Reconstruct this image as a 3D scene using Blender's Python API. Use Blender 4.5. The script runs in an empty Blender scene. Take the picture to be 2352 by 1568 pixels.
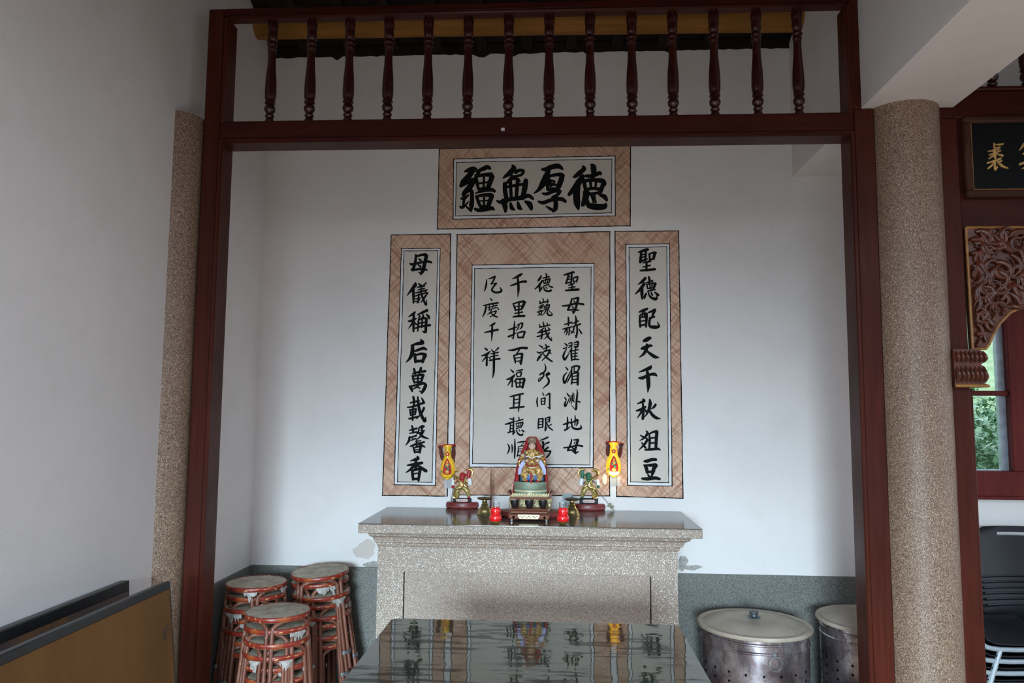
import bpy, bmesh, math, random
from mathutils import Vector, Matrix
from math import sin, cos, pi, sqrt, atan2
random.seed(7)
sc = bpy.context.scene
COL = sc.collection
# ---------------------------------------------------------------- camera
CAMH = 1.68
F, YAW, PITCH, ROLL = 1730.4, .0577, .0928, .0077
fwd = Vector((-sin(YAW)*cos(PITCH), cos(YAW)*cos(PITCH), sin(PITCH)))
rt0 = Vector((cos(YAW), sin(YAW), 0)); up0 = rt0.cross(fwd)
rgt = rt0*cos(ROLL) + up0*sin(ROLL); upv = up0*cos(ROLL) - rt0*sin(ROLL)
cam = bpy.data.cameras.new('camera'); camo = bpy.data.objects.new('camera', cam); COL.objects.link(camo)
cam.sensor_width = 36; cam.lens = 36*F/2352; cam.clip_start = .05
m3 = Matrix((rgt, upv, -fwd)).transposed()
camo.matrix_world = Matrix.Translation((0, 0, CAMH)) @ m3.to_4x4()
sc.camera = camo
# ---------------------------------------------------------------- light
sc.view_settings.view_transform = 'Standard'; sc.view_settings.look = 'None'
sc.view_settings.gamma = 1; sc.view_settings.use_curve_mapping = False
sc.view_settings.exposure = 1.0
sc.cycles.use_denoising = True
sc.cycles.max_bounces = 10; sc.cycles.diffuse_bounces = 6
w = bpy.data.worlds.new('sky'); sc.world = w; w.use_nodes = True
nt = w.node_tree; bg = nt.nodes['Background']
tc = nt.nodes.new('ShaderNodeTexCoord'); sx = nt.nodes.new('ShaderNodeSeparateXYZ')
rp = nt.nodes.new('ShaderNodeValToRGB')
nt.links.new(tc.outputs['Generated'], sx.inputs[0]); nt.links.new(sx.outputs[2], rp.inputs[0]); nt.links.new(rp.outputs[0], bg.inputs[0])
rp.color_ramp.elements[0].position = 0; rp.color_ramp.elements[0].color = (.80, .88, 1, 1)
rp.color_ramp.elements[1].position = .8; rp.color_ramp.elements[1].color = (.62, .79, 1, 1)
bg.inputs[1].default_value = 1.32
EAVE_Y, EAVE_Z = 1.2, 3.28      # the hall is open to a courtyard behind the camera; the roof ends here
FRONT = -6.0
# daylight falling in through the gateway across the courtyard
GX0, GX1, GZ1 = -1.62, .22, 2.75
gl = bpy.data.lights.new('gateway_daylight', 'AREA'); gl.shape = 'RECTANGLE'; gl.size = GX1-GX0; gl.size_y = 1.5
gl.energy = 116; gl.color = (.63, .85, 1.0); gl.spread = math.radians(50)
glo = bpy.data.objects.new('gateway_daylight', gl); COL.objects.link(glo); glo.location = ((GX0+GX1)/2, FRONT-.12, 1.95)
glo.rotation_euler = (math.radians(90-23), 0, math.radians(-4.5))

# ---------------------------------------------------------------- photogrammetry helpers (a pixel of the photo -> a point on a known plane)
def ray(px, py): return fwd + rgt*((px-1176)/F) - upv*((py-784)/F)
def uY(px, py, Y): q = ray(px, py); q = q*(Y/q.y); return Vector((q.x, q.y, q.z+CAMH))
def uZ(px, py, z): q = ray(px, py); q = q*((z-CAMH)/q.z); return Vector((q.x, q.y, q.z+CAMH))

# ---------------------------------------------------------------- mesh builder
class MB:
    def __init__(s): s.v = []; s.f = []; s.m = []; s.mi = 0
    def add(s, vs, fs):
        b = len(s.v); s.v += [tuple(p) for p in vs]; s.f += [tuple(i+b for i in f) for f in fs]; s.m += [s.mi]*len(fs)
    def box(s, x0, x1, y0, y1, z0, z1, T=None):
        vs = [Vector((x, y, z)) for z in (z0, z1) for y in (y0, y1) for x in (x0, x1)]
        if T: vs = [T @ p for p in vs]
        s.add(vs, [(0,2,3,1),(4,5,7,6),(0,1,5,4),(2,6,7,3),(1,3,7,5),(0,4,6,2)])
    def bbox(s, x0, x1, y0, y1, z0, z1, c=.004, T=None):   # box with chamfered edges
        L = [(z0, c), (z0+c, 0), (z1-c, 0), (z1, c)]; vs = []
        for z, i in L:
            vs += [Vector(p) for p in ((x0+c, y0+i, z), (x1-c, y0+i, z), (x1-i, y0+c, z), (x1-i, y1-c, z), (x1-c, y1-i, z), (x0+c, y1-i, z), (x0+i, y1-c, z), (x0+i, y0+c, z))]
        if T: vs = [T @ p for p in vs]
        fs = [tuple(range(7, -1, -1)), tuple(range(24, 32))]
        for k in range(3):
            for i in range(8): fs.append((k*8+i, k*8+(i+1) % 8, k*8+8+(i+1) % 8, k*8+8+i))
        s.add(vs, fs)
    def lathe(s, prof, c=(0, 0, 0), seg=24, T=None, sx=1, sy=1, close=True):
        vs = []; fs = []; n = len(prof)
        for r, z in prof:
            for i in range(seg):
                a = 2*pi*i/seg; vs.append(Vector((c[0]+r*cos(a)*sx, c[1]+r*sin(a)*sy, c[2]+z)))
        if T: vs = [T @ p for p in vs]
        for k in range(n-1):
            for i in range(seg): fs.append((k*seg+i, k*seg+(i+1) % seg, (k+1)*seg+(i+1) % seg, (k+1)*seg+i))
        if close:
            fs.append(tuple(range(seg-1, -1, -1))); fs.append(tuple(range((n-1)*seg, n*seg)))
        s.add(vs, fs)
    def tube(s, pts, r, seg=8, flat=1.0, caps=True, smooth=0, fa=1.0):
        pts = [Vector(p) for p in pts]
        rs = list(r) if isinstance(r, (list, tuple)) else [r]*len(pts)
        if smooth: pts, rs = spline(pts, rs, smooth)
        n = len(pts); vs = []; fs = []; ref = None
        for k in range(n):
            t = (pts[min(k+1, n-1)]-pts[max(k-1, 0)]).normalized()
            if ref is None:
                ref = Vector((0, 0, 1)) if abs(t.z) < .9 else Vector((0, 1, 0))
            a = t.cross(ref).normalized(); b = a.cross(t).normalized(); ref = b
            for i in range(seg):
                q = 2*pi*i/seg; vs.append(pts[k]+a*(rs[k]*fa*cos(q))+b*(rs[k]*flat*sin(q)))
        for k in range(n-1):
            for i in range(seg): fs.append((k*seg+i, k*seg+(i+1) % seg, (k+1)*seg+(i+1) % seg, (k+1)*seg+i))
        if caps: fs.append(tuple(range(seg-1, -1, -1))); fs.append(tuple(range((n-1)*seg, n*seg)))
        s.add(vs, fs)
    def ell(s, c, r, T=None, nu=16, nv=10):
        vs = []; fs = []; c = Vector(c); r = (r, r, r) if not isinstance(r, (tuple, list)) else r
        for j in range(1, nv):
            p = pi*j/nv
            for i in range(nu):
                a = 2*pi*i/nu; q = Vector((r[0]*sin(p)*cos(a), r[1]*sin(p)*sin(a), r[2]*cos(p)))
                vs.append(c+(T @ q if T else q))
        for k in range(nv-2):
            for i in range(nu): fs.append((k*nu+i, (k+1)*nu+i, (k+1)*nu+(i+1) % nu, k*nu+(i+1) % nu))
        t = Vector((0, 0, r[2])); vs += [c+(T @ t if T else t), c-(T @ t if T else t)]; a = len(vs)-2
        for i in range(nu): fs.append((a, i, (i+1) % nu)); fs.append((a+1, (nv-2)*nu+(i+1) % nu, (nv-2)*nu+i))
        s.add(vs, fs)
    def ring(s, c, R, r, seg=24, ts=8, T=None, sx=1, sy=1):
        vs = []; fs = []
        for i in range(seg):
            a = 2*pi*i/seg
            for j in range(ts):
                b = 2*pi*j/ts; q = Vector(((R+r*cos(b))*cos(a)*sx, (R+r*cos(b))*sin(a)*sy, r*sin(b)))
                vs.append(Vector(c)+(T @ q if T else q))
        for i in range(seg):
            for j in range(ts): fs.append((i*ts+j, ((i+1) % seg)*ts+j, ((i+1) % seg)*ts+(j+1) % ts, i*ts+(j+1) % ts))
        s.add(vs, fs)
    def prism(s, poly, fn, a, b):
        """poly of (u,v), fn(u,v,w) -> point, extruded from w=a to w=b"""
        n = len(poly); vs = [fn(u, v, a) for u, v in poly]+[fn(u, v, b) for u, v in poly]
        fs = [tuple(range(n-1, -1, -1)), tuple(range(n, 2*n))]+[(i, (i+1) % n, n+(i+1) % n, n+i) for i in range(n)]
        s.add(vs, fs)
    def grid(s, rows, wrap=False):
        n = len(rows); m = len(rows[0]); vs = [p for r in rows for p in r]; fs = []
        for i in range(n-1):
            for j in range(m if wrap else m-1): fs.append((i*m+j, i*m+(j+1) % m, (i+1)*m+(j+1) % m, (i+1)*m+j))
        s.add(vs, fs)
    def build(s, name, mat=None, parent=None, smooth=True, loc=None, angle=40, fixn=True):
        me = bpy.data.meshes.new(name); me.from_pydata(s.v, [], s.f)
        for mm in (mat if isinstance(mat, (list, tuple)) else [mat]): me.materials.append(mm)
        if isinstance(mat, (list, tuple)): me.polygons.foreach_set('material_index', s.m)
        if fixn:
            bm = bmesh.new(); bm.from_mesh(me); bmesh.ops.recalc_face_normals(bm, faces=bm.faces); bm.to_mesh(me); bm.free()
        if smooth:
            me.polygons.foreach_set('use_smooth', [True]*len(me.polygons))
            try: me.set_sharp_from_angle(angle=math.radians(angle))
            except Exception: pass
        me.update()
        o = bpy.data.objects.new(name, me); COL.objects.link(o)
        if parent: o.parent = parent
        if loc: o.location = loc
        return o
def spline(pts, rs, k):
    P = []; Q = []; n = len(pts)
    for i in range(n-1):
        p0, p1, p2, p3 = pts[max(i-1, 0)], pts[i], pts[i+1], pts[min(i+2, n-1)]
        for j in range(k):
            t = j/k
            P.append(.5*((2*p1)+(p2-p0)*t+(2*p0-5*p1+4*p2-p3)*t*t+(3*p1-p0-3*p2+p3)*t**3)); Q.append(rs[i]*(1-t)+rs[i+1]*t)
    P.append(pts[-1]); Q.append(rs[-1]); return P, Q
def tag(o, label=None, cat=None, group=None, kind=None):
    if label: o['label'] = label
    if cat: o['category'] = cat
    if group: o['group'] = group
    if kind: o['kind'] = kind
    return o
def thing(name, label, cat, loc=(0, 0, 0), rot=(0, 0, 0), group=None):
    o = bpy.data.objects.new(name, None); COL.objects.link(o); o.location = loc; o.rotation_euler = rot
    o.empty_display_size = .05
    return tag(o, label, cat, group)
def copy_tree(o, parent=None):
    c = o.copy(); COL.objects.link(c)
    if parent: c.parent = parent
    for ch in list(o.children): copy_tree(ch, c)
    return c

# ---------------------------------------------------------------- materials
class NT:
    def __init__(s, name):
        s.m = bpy.data.materials.new(name); s.m.use_nodes = True; s.t = s.m.node_tree; s.b = s.t.nodes['Principled BSDF']
        s.tc = s.t.nodes.new('ShaderNodeTexCoord'); s.co = s.tc.outputs['Object']
    def n(s, typ, **k):
        x = s.t.nodes.new('ShaderNode'+typ)
        for a, v in k.items():
            if a.startswith('i_'):
                x.inputs[a[2:].replace('_', ' ')].default_value = v
            else: setattr(x, a, v)
        return x
    def l(s, a, b): s.t.links.new(a, b)
    def rotmap(s, rot, scale, co):
        x = s.n('Mapping'); x.inputs['Rotation'].default_value = rot; s.l(co, x.inputs[0]); return s.map(scale, co=x.outputs[0])
    def map(s, scale=(1, 1, 1), rot=(0, 0, 0), co=None):
        x = s.n('Mapping'); x.inputs['Scale'].default_value = scale; x.inputs['Rotation'].default_value = rot; s.l(co or s.co, x.inputs[0]); return x.outputs[0]
    def noise(s, scale, detail=3, rough=.5, co=None, dist=0):
        x = s.n('TexNoise'); x.inputs['Scale'].default_value = scale; x.inputs['Detail'].default_value = detail; x.inputs['Roughness'].default_value = rough; x.inputs['Distortion'].default_value = dist
        s.l(co or s.co, x.inputs['Vector']); return x.outputs['Fac']
    def vor(s, scale, out='Color', co=None, feature='F1', rnd=1):
        x = s.n('TexVoronoi', feature=feature); x.inputs['Scale'].default_value = scale; x.inputs['Randomness'].default_value = rnd
        s.l(co or s.co, x.inputs['Vector']); return x.outputs[out]
    def ramp(s, fac, stops, const=False):
        x = s.n('ValToRGB'); e = x.color_ramp.elements
        if const: x.color_ramp.interpolation = 'CONSTANT'
        while len(e) < len(stops): e.new(.5)
        for i, (p, c) in enumerate(stops):
            e[i].position = p; c = (c, c, c) if isinstance(c, (int, float)) else c; e[i].color = (*c, 1)
        s.l(fac, x.inputs[0]); return x.outputs[0]
    def mix(s, a, b, fac, mode='MIX'):
        x = s.n('Mix', data_type='RGBA', blend_type=mode)
        for k, v in ((6, a), (7, b), (0, fac)):
            if isinstance(v, bpy.types.NodeSocket): s.l(v, x.inputs[k])
            elif k == 0: x.inputs[0].default_value = v
            else: x.inputs[k].default_value = (*v, 1)
        return x.outputs[2]
    def math(s, op, a, b=0, c=0):
        x = s.n('Math', operation=op)
        for k, v in ((0, a), (1, b), (2, c)):
            if isinstance(v, bpy.types.NodeSocket): s.l(v, x.inputs[k])
            else: x.inputs[k].default_value = v
        return x.outputs[0]
    def col(s, c):
        if isinstance(c, bpy.types.NodeSocket): s.l(c, s.b.inputs['Base Color'])
        else: s.b.inputs['Base Color'].default_value = (*c, 1)
        return s
    def set(s, **k):
        for a, v in k.items():
            i = s.b.inputs[a.replace('_', ' ')]
            if isinstance(v, bpy.types.NodeSocket): s.l(v, i)
            else: i.default_value = v
        return s
    def bump(s, h, strength=.3, dist=.002):
        x = s.n('Bump'); x.inputs['Strength'].default_value = strength; x.inputs['Distance'].default_value = dist
        s.l(h, x.inputs['Height']); s.l(x.outputs[0], s.b.inputs['Normal']); return s
def simple(name, c, rough=.5, metal=0, var=.25, scale=20, bump=0, ior=1.5, **k):
    x = NT(name); f = x.noise(scale, 4)
    lo = tuple(v*(1-var) for v in c); hi = tuple(min(1, v*(1+var)) for v in c)
    x.col(x.ramp(f, [(.3, lo), (.7, hi)])).set(Roughness=rough, Metallic=metal, IOR=ior, **k)
    if bump: x.bump(f, .5, bump)
    return x.m
def plaster(name, c):
    x = NT(name); a = x.noise(1.1, 5, .6); b = x.noise(6, 5, .6)
    cc = x.ramp(a, [(.35, tuple(v*.93 for v in c)), (.65, c)])
    cc = x.mix(cc, tuple(v*.86 for v in (c[0], c[1]*.98, c[2]*.95)), x.ramp(b, [(.5, 0.), (.8, .5)]))
    sp = x.vor(9, 'Distance'); x.col(x.mix(cc, (.25, .22, .2), x.math('MULTIPLY', x.math('LESS_THAN', sp, .022), .5))).set(Roughness=.75)
    x.bump(x.noise(14, 6, .65), .25, .004); return x.m
def chips(name, stops, scale, rough=.55, stretch=(1, 1, 1), bump=.0012, stain=None, coat=0, white=None):
    x = NT(name); co = x.map(stretch)
    nz = x.n('TexNoise'); nz.inputs['Scale'].default_value = scale*.6; x.l(co, nz.inputs['Vector'])
    ad = x.n('VectorMath', operation='MULTIPLY_ADD'); x.l(nz.outputs['Color'], ad.inputs[0]); ad.inputs[1].default_value = (.9/scale,)*3; x.l(co, ad.inputs[2])
    v = x.vor(scale, 'Color', ad.outputs[0]); d = x.vor(scale, 'Distance', ad.outputs[0])
    c = x.ramp(v, stops)
    if white:   # scattered larger pale chips
        wc, ws, share = white
        vw = x.vor(ws, 'Color', ad.outputs[0]); dw = x.vor(ws, 'Distance', ad.outputs[0])
        c = x.mix(c, wc, x.math('MULTIPLY', x.math('GREATER_THAN', vw, 1-share), x.math('LESS_THAN', dw, .36)))
    big = x.noise(2.2, 3); c = x.mix(c, x.ramp(big, [(.3, .68), (.7, 1.)]), .45, 'MULTIPLY')
    if stain: c = x.mix(c, stain[0], x.ramp(x.noise(stain[1], 4), [(.45, 0.), (.75, stain[2])]))
    x.col(c).set(Roughness=rough, Coat_Weight=coat, Coat_Roughness=.1); x.bump(d, -.6, bump) if bump else None
    return x.m
def wood(name, c, rough=.36, var=.35, axis='Z', scale=1.0, spec=.14):
    x = NT(name); st = {'X': (2, 30, 30), 'Y': (30, 2, 30), 'Z': (30, 30, 2)}[axis]; st = tuple(v*scale for v in st)
    a = x.noise(1.2, 6, .6, x.map(st)); b = x.noise(2.0, 3)
    cc = x.ramp(a, [(.3, tuple(v*(1-var) for v in c)), (.7, tuple(v*(1+var) for v in c))])
    cc = x.mix(cc, tuple(v*.55 for v in c), x.ramp(b, [(.4, 0.), (.7, .6)]))
    x.col(cc).set(Roughness=x.ramp(b, [(.3, rough*.8), (.7, rough*1.3)]), Specular_IOR_Level=spec); x.bump(a, .12, .001); return x.m
# brush strokes measured on the wall panels: x y width triples, strokes split by ';'
CROPS={'T':(980,320,4.704),'A':(860,520,4.612),'B':(860,840,4.612),'C':(1400,520,4.612),'D':(1400,840,4.612),'E':(1040,580,5.6),'F':(1040,820,5.6),'G':(1150,990,7.128),'P':(2140,240,6.533)}
CH=[
('title','T','410 350 14 450 335 36 500 318 40 535 325 26;505 335 40 455 400 50 400 465 56 362 508 20;366 508 26 440 462 40 525 430 34;515 440 44 470 510 50 425 560 46 395 600 34;395 590 30 450 555 34 485 560 34 490 640 36 485 710 44 478 782 14;474 765 26 440 738 18 415 712 10;370 640 18 410 640 26 452 600 16;400 580 34 405 650 26 392 725 18;360 725 18 385 738 26 425 705 18 452 670 10;535 350 18 600 325 38 655 302 40 688 318 24;575 335 30 545 390 32;530 385 26 545 470 30 560 540 24;540 400 24 620 385 32 700 382 42;708 395 46 688 460 42 660 530 40;560 540 26 660 528 30;556 480 18 665 462 18;620 395 20 615 530 20;525 585 10 600 558 30 690 545 36 735 560 24 726 574 8;538 612 26 560 680 30 585 735 24;540 618 22 620 602 30 700 600 38;706 605 42 686 665 40 660 735 36;580 730 26 665 722 28;562 668 14 678 660 14;622 605 20 618 725 20;520 750 24 560 766 32 640 757 36 705 745 36 730 768 12'),
('title','T','925 278 16 940 315 50 900 365 46 850 400 26 822 425 6;960 360 30 1000 335 30 1048 340 26;1050 350 24 1020 385 24 960 400 20 920 400 16;930 405 40 890 450 30 860 475 20;900 440 20 960 420 30 1010 455 16;845 475 36 848 560 40 866 660 36;905 450 30 910 560 28 915 650 28;985 430 34 975 540 32 968 640 30;1072 440 40 1060 530 48 1035 640 40;845 520 24 960 498 26 1080 480 24;755 660 10 800 678 34 900 650 36 1020 632 40 1100 610 36 1150 645 24;830 660 50 850 740 44 850 790 14;868 670 20 850 720 26;905 685 18 920 740 40 950 762 16;985 675 16 1000 735 42 1030 755 14;1060 670 18 1110 700 50 1130 750 34 1134 768 10'),
('title','T','1240 325 16 1290 325 42 1350 300 44 1420 290 44 1470 322 20;1320 335 36 1290 400 50 1262 470 60 1210 545 30 1155 585 8;1252 420 18 1280 430 34;1310 400 26 1390 385 30 1450 378 34;1320 410 26 1305 480 30 1310 545 28;1465 385 46 1450 450 46 1420 520 46 1400 548 16;1300 440 14 1330 430 16;1335 440 24 1340 505 24;1345 445 20 1385 460 16 1330 500 18;1310 500 20 1400 490 20;1305 545 28 1360 535 30 1420 545 22;1250 585 18 1300 590 30 1380 560 30 1445 560 28;1440 570 30 1400 610 30 1360 630 30;1205 670 16 1260 685 34 1350 655 32 1450 645 36 1500 672 28;1380 620 34 1395 690 40 1390 750 40 1362 784 16;1370 770 24 1330 748 26 1285 720 8'),
('title','T','1685 292 20 1700 320 40 1650 365 42 1612 395 36 1580 410 10;1690 395 40 1640 470 56 1580 550 44 1535 600 28;1625 500 60 1620 600 60 1625 690 58 1640 755 20;1775 272 18 1800 300 52 1805 370 46 1790 420 30;1718 395 24 1790 395 36 1870 365 34 1882 385 14;1700 450 30 1790 440 32 1900 452 44 1925 490 30;1700 455 34 1712 520 34 1735 600 28;1770 460 26 1775 530 22;1830 460 22 1822 525 20;1905 490 40 1880 560 36;1720 545 28 1800 530 28 1890 545 34;1700 600 22 1720 560 44 1770 590 26 1890 568 22;1700 600 20 1690 690 34 1672 720 14;1735 600 40 1720 660 36 1690 715 24;1740 650 14 1750 710 50 1830 730 56 1920 725 50 1935 690 14;1815 600 16 1812 650 26 1830 685 16;1782 610 24 1800 660 22 1800 685 16;1870 605 18 1920 620 44 1945 660 26;1850 590 14 1900 600 20'),
('left','A','440 300 20 435 370 26 415 440 28 395 460 24;400 465 24 470 452 22 530 455 22 560 462 14;445 318 18 500 302 24 545 300 34;552 305 34 535 390 34 512 470 36 490 508 18;500 500 20 465 482 8;375 390 12 400 402 26 480 385 22 560 370 24 605 382 20;470 342 12 492 360 22;465 405 12 490 428 22'),
('left','A','435 592 10 432 620 36 395 670 28 345 733 6;412 665 28 415 740 26 414 812 16;468 603 12 487 622 20;548 600 18 520 622 10;452 645 12 530 628 20;460 672 12 530 656 16;436 705 12 500 688 18 560 672 14;498 620 16 492 700 14;432 738 12 500 715 18 567 702 12;470 715 14 464 800 20 445 808 6;430 770 10 485 758 16;428 800 10 480 775 14;495 700 16 512 755 22 548 832 20 554 775 5;548 728 20 520 770 16 490 808 8;540 690 14 562 715 20'),
('left','A','432 905 18 405 930 26 362 957 8;358 1005 14 395 998 26 442 975 16;418 920 22 415 1010 26 415 1112 20;412 1005 20 388 1045 16 360 1082 6;425 1015 14 445 1038 16;562 888 28 510 910 24 452 937 8;470 930 12 482 958 20;512 925 12 520 955 20;548 928 10 575 955 28 580 980 12;472 965 14 464 1040 20 460 1110 14;470 988 16 520 972 20 552 975 22;552 975 26 547 1050 26 540 1118 28 505 1105 6;508 960 16 502 1070 16;470 1025 14 545 1014 16;430 1078 14 500 1058 20 592 1045 24'),
('left','A','490 1198 14 510 1230 40 450 1242 30 383 1262 6;405 1255 30 402 1330 38 380 1390 30 333 1441 6;410 1328 10 450 1312 24 520 1290 32 556 1308 14;428 1350 28 432 1395 28 435 1440 22;425 1368 18 490 1348 24 540 1358 34;540 1360 38 522 1400 32 510 1438 26;435 1428 26 515 1422 26'),
('left','B','405 85 14 450 70 20 540 55 26;420 28 20 428 65 24 432 95 12;495 20 24 485 55 24 472 88 12;403 100 16 412 140 22 425 182 16;408 112 18 465 98 20 515 95 28;517 95 30 505 140 24 495 175 18;425 175 18 500 167 18;415 138 14 505 132 14;463 100 18 458 225 18;368 212 14 388 235 28 402 272 16;375 218 16 450 203 22 520 185 26 550 205 22;545 205 32 525 250 32 500 287 24;505 280 20 472 262 6;410 245 12 455 225 18 482 238 14'),
('left','B','412 325 20 420 370 26 418 425 18;378 393 14 450 375 22 480 372 14;348 440 12 420 428 22 480 405 22 528 390 24;460 325 14 466 400 26 485 490 30 535 588 30 543 540 6;527 443 24 500 500 22 455 552 12 438 560 5;500 340 12 520 375 24;375 460 14 386 522 20;378 468 14 440 455 20;442 455 20 430 515 18;382 492 14 436 484 14;385 522 14 435 514 14;362 558 14 395 555 22 458 535 14;410 425 20 407 500 20 406 578 16'),
('left','B','398 633 16 410 680 24 408 712 14;370 683 12 450 662 22;372 714 12 448 700 18;360 765 12 445 738 20;375 748 18 365 795 24 330 843 6;385 790 10 440 768 16;402 745 12 410 785 14;475 650 14 465 700 16 445 722 8;470 658 14 505 638 22 527 640 18;518 640 22 497 682 18 535 684 10;450 718 10 520 698 22;515 700 22 490 745 18 440 788 8;468 700 14 508 745 26 575 772 10;492 790 14 435 803 10;378 852 12 440 828 22 530 806 18;448 790 16 450 852 18;440 825 16 398 857 8;455 822 14 500 840 24 537 860 12;413 860 16 424 900 20 430 922 14;420 870 14 460 854 20 492 856 22;490 858 26 480 918 22;430 890 12 482 884 12;430 912 18 480 910 18'),
('left','B','455 957 16 462 980 34 430 992 28 378 1007 6;348 1053 14 420 1042 30 508 1026 26;440 990 30 438 1100 28;425 1045 28 390 1090 28 331 1132 6;445 1045 14 490 1075 28 545 1112 34 554 1125 10;398 1095 22 405 1150 28 410 1207 22;405 1112 20 450 1094 26 488 1092 26;487 1092 30 476 1150 28 468 1218 20;418 1142 16 465 1135 14;410 1197 24 470 1195 26'),
('right','C','302 275 12 350 260 28 400 245 28 414 250 12;335 275 22 330 330 26 325 380 28;385 260 22 380 330 22 378 372 18;345 300 14 385 290 14;345 327 14 385 318 14;325 372 24 400 345 14;420 290 18 425 340 20 420 358 12;420 293 16 470 276 20 492 280 22;480 280 28 465 345 26;425 350 18 470 346 18;352 387 12 435 368 20;350 432 12 430 412 18;393 375 20 390 455 20;322 468 16 400 462 26 482 452 24'),
('right','C','380 545 26 350 580 30 298 616 6;368 605 30 325 665 30 270 718 8;342 650 30 343 720 30 346 772 14;412 530 16 422 560 24 420 605 16;385 598 12 455 575 20;393 612 14 402 655 16;395 615 14 450 602 16 488 605 22;485 605 28 468 655 20;425 605 14 430 655 14;452 602 14 448 650 14;402 658 14 470 650 14;398 690 12 445 674 20 487 668 12;388 708 18 370 752 24 372 768 8;412 700 14 430 745 20 480 768 30 502 758 20 495 732 5;440 695 12 452 728 20;478 695 14 515 728 28'),
('right','C','310 908 12 350 892 28 402 870 22;322 940 16 320 1000 22 325 1065 20;325 938 16 370 920 18 392 925 18;392 920 26 390 990 26 386 1065 18;352 895 14 347 965 14;372 890 14 370 965 14;335 962 14 385 952 14;335 1004 14 385 994 14;325 1048 20 388 1038 18;412 912 16 450 897 22 480 882 28;480 883 30 460 930 24 448 962 14;425 978 14 475 955 20;430 965 24 420 1020 24 430 1058 26 480 1066 34 522 1058 24 505 1008 5'),
('right','C','355 1215 18 385 1202 40 425 1183 36 438 1190 14;333 1295 16 360 1287 34 420 1264 30 453 1264 14;395 1245 20 392 1290 34 365 1345 28 313 1387 6;385 1310 14 430 1347 28 480 1380 34 525 1388 8'),
('right','D','440 0 16 425 22 38 370 45 26 306 68 5;305 128 12 350 127 34 420 95 24 475 88 32 502 108 12;400 60 26 408 130 40 412 210 36 404 283 5'),
('right','D','350 350 14 366 370 30 330 387 22 290 403 6;280 475 12 320 466 26 378 435 26;352 398 18 358 470 24 352 562 26;345 470 22 320 515 18 289 556 5;370 455 10 387 482 22;425 352 14 430 400 34 415 465 28 390 515 16 365 545 6;488 408 24 470 435 24 438 457 8;415 460 18 450 515 30 495 550 30 540 559 6'),
('right','D','385 688 10 402 712 26 370 760 22 318 792 6;320 730 6 360 755 22 402 772 12;402 780 24 370 830 24 308 893 6;340 812 12 375 860 22 388 872 12;420 715 14 425 790 24 420 882 20;425 718 16 460 700 20 500 695 32;502 695 32 494 790 30 490 882 26;435 765 16 490 758 16;435 817 16 488 814 16;372 890 14 440 884 26 510 878 26 538 892 10'),
('right','D','365 1010 18 400 1007 34 450 992 30 494 992 26;362 1045 12 388 1080 34 400 1130 30;370 1052 16 430 1052 28 488 1048 34;492 1050 40 468 1090 36 452 1140 30;395 1125 26 460 1118 22;405 1150 16 428 1182 22;472 1110 26 440 1178 18;342 1192 20 400 1196 34 480 1186 32 532 1198 24'),
('centre','E','1425 290 14 1480 275 26 1550 252 26 1562 262 12;1487 280 20 1476 340 24 1450 398 16;1450 398 16 1525 378 18;1532 270 22 1526 340 20 1520 398 18;1485 312 14 1525 306 14;1480 345 14 1525 338 14;1547 325 14 1550 372 18;1545 332 16 1590 312 20 1610 312 18;1608 314 22 1592 378 20;1550 374 16 1595 368 16;1490 422 14 1562 395 20;1487 455 14 1572 440 18;1535 400 18 1530 480 18;1448 488 18 1530 480 28 1620 475 28'),
('centre','E','1530 590 16 1515 660 24 1478 738 22;1530 602 18 1580 587 20 1612 580 24;1614 580 30 1597 660 28 1575 730 28 1548 780 22;1555 770 20 1528 752 6;1480 740 18 1550 735 20 1617 742 18;1405 685 14 1480 680 24 1590 655 22 1682 667 26;1557 618 12 1572 642 18;1535 690 12 1552 715 18'),
('centre','E','1485 828 16 1489 880 22 1487 940 18;1433 925 12 1480 912 20 1532 895 18;1406 987 12 1470 970 20 1532 955 16;1455 975 16 1446 1010 16 1428 1035 6;1470 985 18 1468 1035 18 1453 1066 6;1500 975 18 1494 1062 16;1515 1000 10 1532 1035 18;1576 810 10 1587 870 26 1577 940 20;1530 918 12 1612 880 20;1530 958 12 1642 918 22;1560 950 16 1550 1005 18 1518 1045 8;1597 940 20 1600 1020 22 1585 1092 22;1590 1085 16 1565 1055 5;1622 982 12 1655 1038 22;1550 1005 10 1562 1032 14'),
('centre','E','1438 1165 10 1468 1192 24;1418 1235 12 1445 1228 18 1475 1210 8;1465 1235 10 1430 1300 22 1422 1340 26 1440 1376 26 1480 1320 16 1502 1288 5;1490 1172 14 1532 1157 16 1526 1212 16;1492 1197 12 1522 1191 12;1488 1220 12 1526 1208 12;1560 1162 14 1610 1146 22 1602 1210 22 1570 1217 6;1560 1187 12 1600 1180 12;1555 1212 12 1595 1204 12;1532 1225 18 1510 1265 16 1488 1288 5;1525 1252 20 1525 1320 22 1530 1388 18;1570 1218 12 1582 1242 16;1518 1267 14 1612 1248 18;1530 1303 14 1602 1292 16;1530 1338 14 1602 1330 16;1528 1380 16 1575 1372 20 1620 1374 18;1574 1250 16 1571 1372 16'),
('centre','F','1450 125 10 1478 162 22;1470 195 10 1430 240 20 1424 290 24 1440 332 26 1480 250 16 1522 165 6;1525 132 18 1580 113 20 1630 122 24;1630 122 24 1607 178 20 1560 190 12;1562 130 14 1560 185 14;1530 140 16 1522 220 20 1482 305 14 1468 332 5;1532 205 16 1535 280 20 1525 348 18;1530 213 16 1612 197 20;1612 200 28 1607 280 28 1606 355 26;1540 248 14 1600 240 14;1540 290 14 1600 282 14;1535 330 16 1600 322 16'),
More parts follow.
